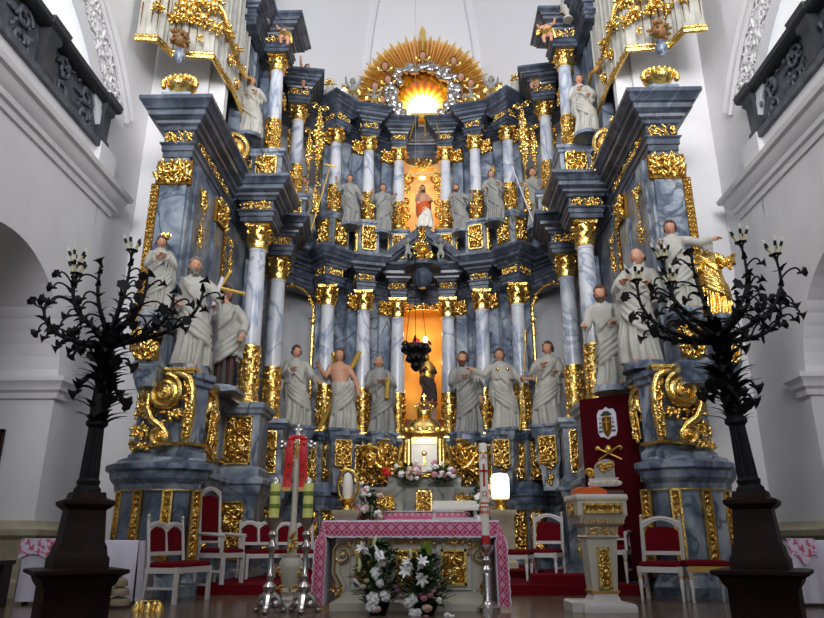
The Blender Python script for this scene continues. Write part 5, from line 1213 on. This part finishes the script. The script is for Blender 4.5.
bx = at(425, 598, FY).x
bouquet('low bouquet of white lilies and pink roses before altar table, right one', (bx, FY, 0), .6, .7, items([
    ('lily', 410, 572, .09, 'petal', (-.4, -.8, .2)), ('lily', 420, 566, .085, 'petal', (.3, -.7, .6)), ('lily', 419, 575, .09, 'petal', (.3, -.8, -.3)), ('lily', 411, 566, .07, 'petal', (-.5, -.6, .6)), ('bud', 411, 558, .05, 'lilybud', (0, 0, 1)),
    ('mum', 409, 601, 0.066, 'petal'), ('mum', 414, 597, 0.060, 'petal'), ('mum', 413, 612, 0.060, 'petal'), ('mum', 418, 611, 0.048, 'petal'), ('rose', 424, 597, .045, 'pink'), ('rose', 430, 594, .04, 'pink'), ('rose', 421, 594, .035, 'purple'), ('rose', 433, 590, .03, 'pink'), ('rose', 427, 607, .06, 'peach'), ('rose', 398, 590, .03, 'purple'), ('rose', 402, 596, .03, 'purple'), ('mum', 439, 599, 0.036, 'petal'), ('mum', 447, 615, 0.048, 'petal'), ('mum', 452, 616, 0.036, 'petal'), ('rose', 423, 584, .03, 'peach'), ('rose', 426, 616, .04, 'pink')], bx), 2, 360)
mb = MB()
for x in (-.05, .02, .06): leaf_blade(mb, (at(426, 580, 8.12).x + x * .5, 8.14, .38), (0, -1, 0), (x * .5, 0, 1), .42, .035, .05)
tag(mb.build('leaf_spray', 'brightleaf', ang=80), 'upright yellow-green leaf spray behind right-hand bouquet', 'leaves')
def alt_bq(label, px, py, Y, z, w, h, seed, red=False):
    p = at(px, py, Y); rnd = random.Random(seed); its = []
    for k in range(15): its.append((rnd.choice(('rose', 'mum', 'mum')), rnd.uniform(-.42, .42) * w, h * rnd.uniform(.25, 1.0), .065 * rnd.uniform(.8, 1.3), rnd.choice(('petal', 'petal', 'pink', 'peach')), None, -.16))
    if red: its += [('rose', -w * .75, h * .5, .1, 'stole', None, -.15), ('rose', -w * .8, h * .65, .08, 'stole', None, -.15)]
    bouquet(label, (p.x, Y, z), w, h, its, seed, 90, False, lsize=.12)
alt_bq('bouquet of white and red flowers left of the tabernacle', 408, 475, 15.2, 1.84, .6, .5, 3, True)
alt_bq('bouquet of white and pink flowers right of the tabernacle', 441, 475, 15.2, 1.84, .6, .5, 4)
alt_bq('dark bouquet with pale roses at the left end of high altar', 370, 505, 14.35, .75, .55, 1.1, 5)
alt_bq('dark bouquet with pale roses at the right end of high altar', 479, 500, 14.35, .75, .5, 1.15, 6)
for px, nm in ((370, 'left'), (477, 'right')):
    mb = MB(); mb.lathe([(.18, 0), (.18, .04), (.05, .1), (.04, .3), (.12, .36)], 12, (at(px, 505, 14.4).x, 14.4, .26)); tag(mb.build('flower_stand', 'black'), 'slim dark stand under the bouquet at %s end of high altar' % nm, 'stand')
# lamps on plinths at the ends of the high altar
for px, lit, nm in ((347, False, 'left'), (501, True, 'right')):
    p = at(px, 508, 13.9); t = thing('plinth', 'cream stone plinth beside the %s end of high altar' % nm, 'pedestal', (p.x, 13.9, .26)); mb = MB(); mb.block(.22, .2, [(.04, 0), (.04, .1), (0, .14), (0, .92), (.05, .98), (.05, 1.04)]); mb.build('block', 'cream', t)
    t = thing('altar_lamp', ('brightly lit white lamp' if lit else 'slender white lamp in gilded frame') + ' on plinth at %s end of high altar' % nm, 'lamp', (p.x, 13.9, 1.30)); mb = MB(); mb.lathe([(.18, 0), (.18, .05), (.1, .1), (.12, .16), (.2, .2), (.16, .22)], 16)
    if not lit: mb.tube([(.2 * cos(a), .02, .48 + .3 * sin(a)) for a in [2 * pi * k / 24 for k in range(25)]], .03, 6)
    mb.build('base', 'gold', t); mb = MB()
    if lit: mb.lathe([(.12, .2), (.17, .24), (.18, .4), (.18, .6), (.15, .68), (.06, .7)], 18)
    else: mb.lathe([(.06, .2), (.1, .3), (.1, .55), (.07, .68), (.02, .72)], 14)
    mb.build('lamp_glass', 'lampglow' if lit else 'wax', t)
    if lit: point('altar_lamp_light', (p.x, 13.6, 1.75), 12, (1, .95, .85), .1)
# hanging sanctuary lamp
p = at(416, 352, 12.0); t = thing('sanctuary_lamp', 'dark hanging sanctuary lamp with red glass before the golden niche', 'lamp', p)
mb = MB(); mb.lathe([(.02, -.36), (.07, -.32), (.1, -.27), (.09, -.22), (.13, -.18), (.18, -.12), (.16, -.06), (.2, -.02), (.25, .06), (.24, .12), (.15, .14)], 16)
for k in range(10): a = 2 * pi * k / 10; mb.ell((.22 * cos(a), .22 * sin(a), .04), (.06, .06, .06), 7, 5); mb.ell((.15 * cos(a), .15 * sin(a), -.14), (.045, .045, .045), 7, 5)
mb.build('bowl', 'black', t)
for k in range(3):
    a = 2 * pi * k / 3 + .5; mb = MB(); spiral(mb, (0, 0), .07, 1.2, .022, 1, 0, 0, 18); o = mb.build('bracket', 'black', t, (.23 * cos(a), .23 * sin(a), .17), a)
    mb = MB(); mb.tube([(.22 * cos(a), .22 * sin(a), .15), (.1 * cos(a), .1 * sin(a), 1.2), (0, 0, 2.0)], .005, 4); mb.build('chain', 'black', t)
mb = MB(); mb.tube([(0, 0, 2.0), (0, 0, 16.6 - p.z)], .0035, 4); mb.build('cord', 'stonedim', t)
mb = MB(); mb.lathe([(.06, .12), (.07, .18), (.06, .24), (.03, .25)], 12); mb.build('red_glass', 'redglass', t)
mb = MB(); mb.ell((.17, -.1, .2), (.05, .05, .06)); mb.build('bulb', 'lampglow', t)

# ------------------------------------------------------------------ seats
def post(mb, x, y, z0, z1, r=.022, turned=False):
    if turned: mb.lathe([(r * .6, z0), (r * .9, z0 + .03), (r * .7, z0 + .06), (r * 1.25, z0 + (z1 - z0) * .62), (r * .8, z0 + (z1 - z0) * .68), (r * 1.5, z0 + (z1 - z0) * .76), (r * 1.5, z1)], 10, (x, y, 0))
    else: mb.box((x, y, (z0 + z1) / 2), (2 * r, 2 * r, z1 - z0))
def chair(name, label, loc, rz, w=.5, d=.48, sh=.45, bh=1.02, panels=1, arms=False, turned=False, finial=True, gold=False, cat='chair', group=None):
    t = thing(name, label, cat, loc, rz, group)
    mb = MB(); mb.box((0, 0, sh - .06), (w, d, .07)); mb.box((-w / 2 + .03, 0, .18), (.03, d - .08, .03)); mb.box((w / 2 - .03, 0, .18), (.03, d - .08, .03)); mb.build('seat_frame', 'white', t)
    mb = MB(); mb.block(w / 2 - .03, d / 2 - .03, [(0, sh - .03), (.015, sh), (.0, sh + .03), (-.06, sh + .045)]); mb.build('seat', 'red', t)
    for s in (-1, 1):
        mb = MB(); post(mb, s * (w / 2 - .025), -d / 2 + .025, 0, sh - .02, .024, turned); l = mb.build('leg', 'white', t)
        if turned:
            g = MB(); zz = (sh - .02) * .68; g.lathe([(.024, zz - .012), (.034, zz), (.024, zz + .012)], 10, (s * (w / 2 - .025), -d / 2 + .025, 0)); g.build('gilded_ring', 'goldpaint', l)
        mb = MB(); mb.tube([(s * (w / 2 - .025), d / 2 + .02, 0), (s * (w / 2 - .025), d / 2 - .03, sh), (s * (w / 2 - .025), d / 2 + .04, bh)], [.026, .028, .024], 4); mb.build('leg', 'white', t)
        if finial: mb = MB(); mb.lathe([(.02, bh), (.026, bh + .02), (.014, bh + .03), (.026, bh + .055), (.005, bh + .085)], 10, (s * (w / 2 - .025), d / 2 + .04, 0)); mb.build('finial', 'goldpaint' if gold else 'creamlac', t)
    pw = (w - .06) / panels
    bk = MB()
    for k in range(panels + 1):
        x = -w / 2 + .03 + pw * k
        if 0 < k < panels: bk.loft([[(x - .018, d / 2 - .03 + .07 * u, sh + .12 + (bh - sh - .14) * u), (x + .018, d / 2 - .03 + .07 * u, sh + .12 + (bh - sh - .14) * u), (x + .018, d / 2 + .0 + .07 * u, sh + .12 + (bh - sh - .14) * u), (x - .018, d / 2 + .07 * u, sh + .12 + (bh - sh - .14) * u)] for u in (0, 1)])
    bk.box((0, d / 2 - .005, sh + .14), (w - .05, .03, .05))
    for k in range(panels):                                        # arched head rails
        x0 = -w / 2 + .03 + pw * k; pts = []; zt = bh - .06 if panels > 1 else bh - .02
        for q in range(9):
            u = q / 8; pts.append((x0 + pw * u, d / 2 + .03, zt - .02 + (.05 if panels > 1 else .07) * sin(pi * u)))
        bk.tube(pts, .02, 6)
        top = [(x, z + .03) for x, y, z in pts]; bot = [(x, z - .03 - .05 * abs(2 * q / 8 - 1) ** 2) for q, (x, y, z) in enumerate(pts)]
        bk.prism(top + bot[::-1], d / 2 + .018, d / 2 + .042)
    bk.build('back_frame', 'white', t)
    for k in range(panels):
        xc = -w / 2 + .03 + pw * (k + .5); hw = pw / 2 - .035; z0 = sh + .15; z1 = bh - .1; pl = [(xc - hw, z0), (xc + hw, z0)] + [(xc + hw * cos(pi * q / 8), z1 - .06 + .08 * sin(pi * q / 8)) for q in range(9)]
        mb = MB(); a = [(x, d / 2 - .035 + .07 * (z - sh) / (bh - sh), z) for x, z in pl]; mb.loft([a, [(x, y + .05, z) for x, y, z in a]]); mb.build('backrest', 'red', t)
    if arms:
        for s in (-1, 1):
            mb = MB(); mb.tube([(s * (w / 2), d / 2 - .02, sh + .25), (s * (w / 2 + .01), 0, sh + .24), (s * (w / 2 + .01), -d / 2 + .02, sh + .22)], [.022, .026, .03], 8); post(mb, s * (w / 2), -d / 2 + .05, sh - .03, sh + .23, .02); mb.build('armrest', 'white', t)
    return t
def stool(name, label, loc, rz, w=.5, d=.42, sh=.45, fringe=False):
    t = thing(name, label, 'stool', loc, rz)
    mb = MB(); mb.box((0, 0, sh - .06), (w, d, .07)); mb.build('seat_frame', 'white', t)
    mb = MB(); mb.block(w / 2, d / 2, [(0, sh - .03), (.02, sh), (.01, sh + .04), (-.06, sh + .055)]); mb.build('cushion', 'red', t)
    for sx in (-1, 1):
        for sy in (-1, 1):
            mb = MB(); post(mb, sx * (w / 2 - .03), sy * (d / 2 - .03), 0, sh - .02, .024, True); l = mb.build('leg', 'white', t)
            g = MB(); zz = (sh - .02) * .68; g.lathe([(.024, zz - .012), (.034, zz), (.024, zz + .012)], 10, (sx * (w / 2 - .03), sy * (d / 2 - .03), 0)); g.build('gilded_ring', 'goldpaint', l)
    if fringe:
        mb = MB()
        for k in range(30): mb.box((-w / 2 + w * (k + .5) / 30, -d / 2 - .012, sh - .055), (w / 44, .012, .07))
        mb.build('fringe', 'goldpaint', t)
    return t
R_ = math.radians
chair('double_chair', 'white double chair with two arched red back panels, nearest at left', (-3.16, 9.66, 0), R_(80), .92, .46, .45, 1.0, 2)
chair('armchair', 'tall white armchair with red velvet back before the left wing', (-3.03, 11.06, .14), R_(70), .54, .5, .46, 1.36, 1, True, finial=False)
p = ppos(258, 580, .14); chair('double_chair', 'white double chair with red panels, left of the candlesticks', (p.x - .1, 12.6, .14), R_(34), .72, .44, .42, .95, 2, finial=False)
p = ppos(290, 580, .14); chair('double_chair', 'white double chair partly hidden behind the standing cross', (p.x - .02, 12.75, .14), R_(30), .72, .44, .42, .93, 2, finial=False)
p = fl(562, 585, .14); chair('side_chair', 'white chair with arched red back left of the lectern', (p.x + .02, 12.35, .14), R_(-26), .54, .5, .44, 1.0, 1, turned=True)
p = fl(528, 588, .14); stool('stool', 'red cushioned white stool standing beside the chair left of lectern', (p.x + .06, 12.05, .14), R_(-20), .52, .42, .42)
t = thing('footstep', 'low red-carpeted step behind the lectern', 'step', (2.15, 11.1, .14), R_(-6)); mb = MB(); mb.block(.5, .2, [(0, 0), (0, .12), (-.02, .14)]); mb.build('carpeted_block', 'carpet', t)
chair('side_chair', 'white chair with arched red back right of the lectern', (3.24, 9.9, 0), R_(-26), .56, .46, .45, 1.02, 1, turned=True)
stool('stool', 'red cushioned stool with gold fringe beside the right candelabrum pedestal', (3.72, 9.66, 0), R_(-8), .5, .4, .46, True)
# presider's throne
t = chair('throne', 'white and gilded high-backed throne in front of dark red banner', (2.98, 11.6, .14), R_(-24), .6, .6, .5, 1.5, 1, True, True, False)
mb = MB(); mb.block(.29, .05, [(0, 1.46), (.02, 1.49), (.02, 1.53), (0, 1.56), (.01, 1.6)], (0, .34, 0)); mb.build('crest_rail', 'white', t)
mb = MB(); pl = [(-.2, 1.59), (.2, 1.59), (.2, 1.74)] + [(.2 * cos(pi * q / 10), 1.74 + .17 * sin(pi * q / 10)) for q in range(1, 10)] + [(-.2, 1.74)]; mb.prism(pl, .3, .38); c = mb.build('crest', 'stonedim', t)
mb = MB()
for s in (-1, 1): spiral(mb, (s * .27, 1.68), .085, 1.4, .026, s, 0, .32, 22); spiral(mb, (s * .07, 1.78), .07, 1.3, .02, s, 0, .28, 18)
cluster(mb, (0, .29, 1.76), .09, 16, random.Random(3), (1, .3, 1)); mb.build('gilded_scrolls', 'goldpaint', c, ang=60)
mb = MB()
for k in range(9): cluster(mb, (-.26 + .065 * k, .27, 1.53), .04, 6, random.Random(k))
mb.build('gilded_frieze', 'goldpaint', t, ang=60)
# dark red banner with coat of arms
A, B = at(580, 402, 12.2), at(633, 391, 11.55); ang = math.atan2(B.y - A.y, B.x - A.x); wB = math.hypot(B.x - A.x, B.y - A.y); cx, cy = (A.x + B.x) / 2, (A.y + B.y) / 2
t = thing('banner', 'tall dark red velvet banner panel with a pale coat of arms', 'banner', (cx, cy, .14), ang); HB = (A.z + B.z) / 2 - .14
mb = MB(); mb.box((0, 0, HB / 2), (wB, .06, HB)); mb.build('velvet_panel', 'darkred', t)
mb = MB(); mb.box((0, .06, HB / 2), (wB * .9, .05, HB - .1)); mb.box((0, .1, .03), (wB, .4, .06)); mb.build('frame', 'wood', t)
zc = at(607, 430, 12.6).z - .14; pl = [(-.14, -.22), (-.06, -.23), (0, -.27), (.06, -.23), (.14, -.22), (.175, -.14), (.175, .16), (.13, .24), (.05, .24), (0, .28), (-.05, .24), (-.13, .24), (-.175, .16), (-.175, -.14)]
mb = MB(); mb.prism([(x, z + zc) for x, z in pl], -.05, -.03); e = mb.build('emblem_plate', 'linen', t)
mb = MB(); mb.prism([(x * .42, z * .8 + zc - .02) for x, z in ((-.2, .16), (.2, .16), (.2, -.06), (.12, -.2), (0, -.28), (-.12, -.2), (-.2, -.06))], -.06, -.05); mb.build('shield', 'goldplate', e)
mb = MB(); mb.ell((0, -.06, zc + .15), (.11, .012, .025), 14, 6); mb.ell((0, -.06, zc + .175), (.07, .012, .035), 12, 6)
for s in (-1, 1):
    for r_ in range(4):
        for k in range(r_ + 1): mb.ell((s * (.115 + .02 * (k - r_ / 2)), -.06, zc + .08 - .07 * r_), (.008, .01, .022), 6, 4)
mb.build('hat_and_tassels', 'tassel', e)
mb = MB(); mb.box((0, -.066, zc - .02), (.02, .008, .2)); mb.box((0, -.066, zc + .02), (.1, .008, .02)); mb.box((0, -.066, zc + .11), (.014, .008, .08)); mb.box((0, -.066, zc + .12), (.05, .008, .014)); mb.build('charge', 'goldpaint', e)
zk = at(609, 457, 12.6).z - .14
mb = MB(); mb.tube([(-.2, -.06, zk - .12), (.14, -.06, zk + .06), (.2, -.06, zk + .08), (.24, -.06, zk + .05), (.2, -.06, zk + .02)], .016, 6); mb.tube([(.22, -.07, zk - .14), (-.18, -.07, zk + .06)], .015, 6); mb.ell((-.2, -.07, zk + .07), (.05, .03, .04)); mb.ell((0, -.08, zk + .04), (.06, .05, .075)); cluster(mb, (0, -.07, zk - .02), .06, 10, random.Random(1)); mb.build('crossed_staffs', 'goldpaint', t)

# lectern
p = ppos(600, 607); t = thing('lectern', 'cream and gilded lectern with flared head and tapering pillar', 'lectern', (p.x - .06, 8.55, 0), R_(4)); t.scale = (.84, .84, .97)
mb = MB(); mb.block(.25, .25, [(.1, 0), (.1, .06), (.08, .09), (-.06, .12), (-.1, .2)]); mb.block(.2, .24, [(.0, 0), (.0, .1), (-.03, .12)], (-.28, .02, 0)); mb.build('base', 'white', t)
def taper(mb, z0, z1, w0, w1, d0, d1): mb.loft([[(-w / 2, -d / 2, z), (w / 2, -d / 2, z), (w / 2, d / 2, z), (-w / 2, d / 2, z)] for z, w, d in ((z0, w0, d0), (z1, w1, d1))])
mb = MB(); taper(mb, .18, .8, .33, .42, .3, .34); mb.build('pillar', 'creamlac', t)
o = put(relief(.17, .46, 2), 'gilded_panel', t, (0, -.172, .47)); o.rotation_euler.x = -.035
mb = MB(); taper(mb, .19, .21, .36, .36, .33, .33); taper(mb, .21, .225, .38, .38, .35, .35); mb.build('gilded_moulding', 'goldpaint', t)
mb = MB(); mb.block(.2, .17, [(.02, .8), (.04, .82), (.02, .84), (.03, .93), (.08, .95), (.1, .97), (.1, 1.0), (.12, 1.04), (.14, 1.06), (.14, 1.22), (.16, 1.24), (.16, 1.27)]); mb.build('head', 'creamlac', t)
put(relief(.44, .1, 7, False, False), 'gilded_frieze', t, (0, -.205, .885)); put(relief(.58, .07, 7, False, False), 'gilded_frieze', t, (0, -.275, 1.0)); put(relief(.54, .12, 9), 'gilded_panel', t, (0, -.315, 1.14)); put(relief(.22, .12, 9), 'gilded_panel', t, (-.345, 0, 1.14), -pi / 2)
mb = MB(); taper(mb, 1.27, 1.3, .72, .7, .66, .64); mb.build('desk_top', 'white', t)
tx, ty = p.x - .06, 8.55
mb = MB()
rows = []
for k in range(13):
    u = k / 12; x = -.24 + .34 * u; zt = .07 + .035 * sin(u * pi) + .012 * sin(u * 11); rows.append([(x, -.2, 0.0), (x, -.21, zt * .8), (x, 0, zt), (x, .2, zt * .9), (x, .2, 0)])
mb.loft(rows); o = mb.build('cloth_bundle', 'orange', None, (tx, ty, 1.262), ang=70); tag(o, 'orange folded cloth lying on top of the lectern', 'cloth')
mb = MB(); mb.box((0, 0, .02), (.24, .26, .04)); mb.box((.01, 0, .045), (.22, .24, .012)); o = mb.build('book', 'boot', None, (tx + .19, ty - .02, 1.262)); tag(o, 'brown book lying beside the orange cloth on lectern', 'book')

# ------------------------------------------------------------------ side tables
for nm, x0, x1, Y in (('left', -4.95, -3.5, 9.05), ('right', 4.55, 5.5, 9.05)):
    xc, w = (x0 + x1) / 2, x1 - x0
    t = thing('side_table', 'small side table under white cloth by the %s wall' % nm, 'table', (xc, Y, 0)); mb = MB(); mb.box((0, .3, .72), (w - .06, .54, .04)); mb.build('tabletop', 'wood', t)
    for sx in (-1, 1):
        for sy in (.08, .52): mb = MB(); mb.box((sx * (w / 2 - .08), sy, .35), (.05, .05, .7)); mb.build('leg', 'wood', t)
    mb = MB(); uv = []; rows = []
    for k in range(41):
        u = k / 40; x = -w / 2 + w * u; row = []
        for v, (y, z) in ((0, (-.02, .04)), (.35, (-.015, .4)), (.7, (-.01, .745)), (.72, (0, .755)), (1.3, (.58, .755)), (1.32, (.59, .74)), (2.0, (.6, .04))):
            f = .02 * sin(u * 30) * (1 if z < .1 else .4 if z < .5 else 0); row.append((x, y - f if y < .3 else y + f, z)); uv.append((u * w, .5 + v))
        rows.append(row)
    mb.loft(rows, cap=False, close=False)
    for s in (-1, 1):
        b = len(mb.v); rr = []
        for z, o_ in ((.75, 0), (.4, .02), (.04, .03)):
            for y in (0, .15, .3, .45, .58): rr.append((s * (w / 2 + o_ + .012 * sin(y * 30) * (.75 - z)), y, z)); uv.append((y, 1.0))
        mb.v += rr
        for i in range(2):
            for j in range(4): a = b + i * 5 + j; mb.f.append((a, a + 1, a + 6, a + 5)); mb.m.append(0)
    mb.uv = uv; o = mb.build('tablecloth', 'linen', None, (xc, Y, .002), ang=60); tag(o, 'plain white cloth covering the side table by the %s wall' % nm, 'tablecloth')
    # rose-printed runner laid over it
    mb = MB(); uv = []; rows = []; xa, xb = (-w / 2 - .03, .30) if nm == 'left' else (-w / 2 - .03, -w / 2 + .3)
    for k in range(25):
        u = k / 24; x = lerp(xa, xb, u); row = []
        for v, (y, z) in ((0, (-.05, .53 + .06 * sin(u * 9))), (.1, (-.045, .64)), (.2, (-.035, .765)), (.25, (.02, .772)), (.7, (.5, .772))): row.append((x, y, z)); uv.append((u * (xb - xa), v))
        rows.append(row)
    mb.loft(rows, cap=False, close=False); mb.uv = uv; o = mb.build('table_runner', 'floral', None, (xc, Y, .004), ang=60); tag(o, 'rose-patterned runner on the side table by the %s wall' % nm, 'table runner')
# gong bells on the floor
p = ppos(117, 608); t = thing('altar_gong', 'tiered beige altar gong with small cross, on floor by left table', 'bell', p)
for k, (z, r) in enumerate(((.03, .14), (.14, .12), (.24, .09))): mb = MB(); mb.lathe([(r, z), (r * 1.02, z + .03), (r * .9, z + .07), (r * .4, z + .095)], 18); mb.build('bell', 'sack', t)
mb = MB(); mb.box((0, 0, .015), (.26, .22, .03)); mb.box((0, 0, .38), (.014, .014, .12)); mb.box((0, 0, .4), (.06, .014, .014)); mb.lathe([(.02, .1), (.02, .34)], 8); mb.build('stand', 'boot', t)
p = ppos(147, 611); t = thing('altar_bells', 'cluster of small gilded altar bells on the floor by double chair', 'bells', p)
for k in range(5): mb = MB(); a = k * 1.256; mb.lathe([(.06, 0), (.055, .02), (.04, .07), (.02, .09), (.012, .1)], 12, (.1 * cos(a) * 1.3, .1 * sin(a), .0)); mb.build('bell', 'gold', t)
mb = MB()
for k in range(5): a = k * 1.256; mb.tube([(.13 * cos(a), .1 * sin(a), .1), (.06 * cos(a), .05 * sin(a), .105), (0, 0, .1)], .008, 6)
mb.build('handle', 'gold', t)
# dark kneeler at the far left, and framed painting on the arch jamb
t = thing('kneeler', 'dark wooden kneeler at the far left edge beside the side table', 'kneeler', (-5.32, 8.7, 0)); mb = MB(); mb.box((0, 0, .5), (.8, .34, .05)); mb.box((0, .1, .25), (.72, .04, .5)); mb.build('desk', 'pew', t)
for s in (-1, 1): mb = MB(); mb.loft([[(s * .36 - .025, -.12, 0), (s * .36 + .025, -.12, 0), (s * .36 + .025, .14, 0), (s * .36 - .025, .14, 0)], [(s * .36 - .025, -.04, .48), (s * .36 + .025, -.04, .48), (s * .36 + .025, .14, .48), (s * .36 - .025, .14, .48)]]); mb.build('end_panel', 'pew', t)
p = at(-12, 447, 10.2); t = thing('framed_painting', 'dark framed painting on the left arch jamb at picture edge', 'painting', (p.x, 10.2, p.z)); mb = MB(); mb.box((0, .0, 0), (.36, .04, .46)); mb.build('canvas', 'painting', t)
mb = MB()
for s in (-1, 1): mb.box((s * .19, -.01, 0), (.04, .06, .5)); mb.box((0, -.01, s * .24), (.42, .06, .04))
mb.build('frame', 'wood', t)

# ------------------------------------------------------------------ bronze candelabra on wooden pedestals
def bez(p0, p1, p2, p3, n=14):
    o = []
    for k in range(n):
        t = k / (n - 1); o.append(p0 * (1 - t) ** 3 + p1 * 3 * t * (1 - t) ** 2 + p2 * 3 * t * t * (1 - t) + p3 * t ** 3)
    return o
def lily_cup(mb, c, d, s):
    d = Vector(d).normalized(); q = Vector((0, 0, 1)).rotation_difference(d).to_matrix(); c = Vector(c); rings = []
    for r, z in ((.012, -.06), (.02, -.02), (.026, .02), (.05, .055), (.085, .075)):
        rings.append([tuple(c + q @ Vector((r * s * (1 + .1 * (r > .04) * cos(j * pi)) * cos(2 * pi * j / 12), r * s * (1 + .1 * (r > .04) * cos(j * pi)) * sin(2 * pi * j / 12), z * s))) for j in range(12)])
    mb.loft(rings)
def candelabrum(label, plabel, X, Y, branches, seed, rz):
    t = thing('pedestal', plabel, 'pedestal', (X, Y, 0), rz)
    mb = MB(); mb.block(.24, .24, [(.08, 0), (.08, .06), (.03, .1), (.03, .36), (.06, .4), (.08, .45)]); mb.build('lower_block', 'wood', t)
    mb = MB(); mb.block(.26, .26, [(.06, .45), (.12, .48), (.12, .51), (.05, .52)]); mb.build('shelf', 'wood', t)
    mb = MB(); mb.block(.17, .17, [(.06, .52), (.06, .6), (.04, .63), (.03, .7), (.01, .74), (-.01, 1.02), (.02, 1.04), (.05, 1.07), (.05, 1.1), (-.02, 1.13), (-.03, 1.18)]); mb.build('upper_block', 'wood', t)
    rnd = random.Random(seed); t = thing('candelabrum', label, 'candelabrum', (X, Y, 1.18), 0)
    mb = MB(); prof = [(.12, 0), (.12, .03), (.095, .06), (.105, .1), (.085, .13)]; mb.lathe(prof, 16)
    rings = []
    for k in range(9):
        z = .12 + .06 * k; r = .088 - .0022 * k; rings.append([((r - .009 * (j % 2)) * cos(2 * pi * j / 32), (r - .009 * (j % 2)) * sin(2 * pi * j / 32), z) for j in range(32)])
    mb.loft(rings); mb.lathe([(.07, .6), (.1, .63), (.1, .66), (.07, .7)], 16); mb.build('fluted_stem', 'bronze', t)
    mb = MB(); mb.tube([(0, 0, .66), (.0, 0, .8), (.0, .0, 1.0), (0, 0, 1.35), (0, 0, 1.6)], [.075, .085, .07, .065, .04], 10)
    for k in range(110):
        a = rnd.uniform(0, 2 * pi); z = rnd.uniform(.62, 1.58); o = (cos(a), sin(a), 0); leaf_blade(mb, (.06 * o[0], .06 * o[1], z), o, (o[0] * .6, o[1] * .6, .7), rnd.uniform(.09, .16), .04, rnd.uniform(.5, 1.2), 5)
    for k in range(16):
        a = rnd.uniform(0, 2 * pi); z = rnd.uniform(.7, 1.5); o = Vector((cos(a), sin(a) * .6, 0)); r = rnd.uniform(.18, .27); pts = bez(Vector((0, 0, z)), o * r * .5 + Vector((0, 0, z + .12)), o * r + Vector((0, 0, z + .12)), o * r + Vector((0, 0, z + .03)), 9); mb.tube(pts, .013, 5); lily_cup(mb, pts[-1], pts[-1] - pts[-2] + o * .05, .8)
    mb.build('leafy_trunk', 'bronze', t, ang=60)
    for (dx, dy, zt, kind, sag) in branches:
        p0 = Vector((0, 0, 1.42)); p3 = Vector((dx, dy, zt)); p1 = Vector((dx * .35, dy * .35, lerp(1.42, zt, .4) - sag)); p2 = Vector((dx * 1.08, dy * 1.08, lerp(1.42, zt, .4) - sag * .6))
        pts = bez(p0, p1, p2, p3, 18); mb = MB(); mb.tube(pts, [.03 - .017 * k / 17 for k in range(18)], 7)
        for k in (4, 6, 8, 10, 12, 14, 16):
            d = (pts[k] - pts[k - 1]).normalized(); o = Vector((rnd.gauss(0, 1), rnd.gauss(0, 1), rnd.gauss(0, 1))); o = (o - d * o.dot(d)).normalized(); leaf_blade(mb, pts[k], o, (d * .7 + o * .7).normalized(), rnd.uniform(.05, .09), .026, .6, 4); leaf_blade(mb, pts[k], -o, (d * .4 - o * .9).normalized(), rnd.uniform(.04, .08), .026, .6, 4)
        for k in (6, 9, 12, 15):                                          # side shoots ending in open lilies
            d = Vector((rnd.uniform(-.5, .5) + .9 * math.copysign(1, dx), rnd.uniform(-.6, .3), rnd.uniform(-.5, .7))).normalized(); L_ = rnd.uniform(.13, .24); q = bez(pts[k], pts[k] + Vector((0, 0, .08)) + d * L_ * .4, pts[k] + d * L_ + Vector((0, 0, .1)), pts[k] + d * L_, 8); mb.tube(q, .010, 5); lily_cup(mb, q[-1], d + Vector((0, 0, -.1)), .62)
        lily_cup(mb, pts[-1] + Vector((0, 0, .03)), (0, 0, 1) if kind else p3 - p2 + Vector((dx, dy, -.2)), .75)
        b = mb.build('branch', 'bronze', t, ang=60)
        if kind:
            s1 = MB(); s2 = MB()
            for k in range(5):
                a = 2 * pi * k / 5 + seed; o = Vector((cos(a), sin(a), 0)); c = pts[-1] + Vector((0, 0, .06)); e = c + o * .065 + Vector((0, 0, .10)); s1.tube([c + o * .02, e], [.009, .011], 6); s1.k = 1; s1.tube([e, e + o * .02 + Vector((0, 0, .045))], [.015, .015], 7); s1.k = 0
                f = e + o * .024 + Vector((0, 0, .055)); s2.tube([f, f + o * .004 + Vector((0, 0, .014)), f + o * .01 + Vector((0, 0, .045))], [.008, .011, .002], 6)
            s1.build('candle_sleeves', ['socket', 'bronze'], b); s2.build('bulbs', 'bulb', b)
    return t
candelabrum('tall dark bronze branching candelabrum with lily flowers, at left', 'dark stepped wooden pedestal under the left bronze candelabrum', -3.06, 6.6,
    [(-.52, .1, 2.28, 1, .05), (-.36, -.15, 2.06, 1, .02), (-.68, -.05, 1.86, 0, .16), (-.5, .25, 1.62, 0, .05), (.06, .1, 2.42, 1, -.1), (-.1, -.2, 2.2, 0, 0), (.26, .1, 2.18, 0, .0), (.62, -.05, 1.95, 0, .16), (.86, .1, 2.12, 0, .2), (.55, -.2, 1.7, 0, .12), (.2, -.3, 1.9, 0, .05)], 1, R_(36))
candelabrum('tall dark bronze branching candelabrum with lily flowers, at right', 'dark stepped wooden pedestal under the right bronze candelabrum', 3.09, 6.6,
    [(.48, .1, 2.42, 1, .05), (.72, -.05, 2.2, 1, .16), (.78, .2, 1.9, 0, .18), (-.36, .1, 2.3, 1, .05), (-.06, .1, 2.36, 0, -.1), (-.72, -.05, 2.02, 1, .2), (-.46, -.25, 1.9, 1, .12), (-.62, .1, 1.72, 0, .1), (.3, -.2, 2.0, 0, .05), (.12, -.3, 1.85, 0, .05)], 2, R_(-30)).rotation_euler = (0, -.06, 0)
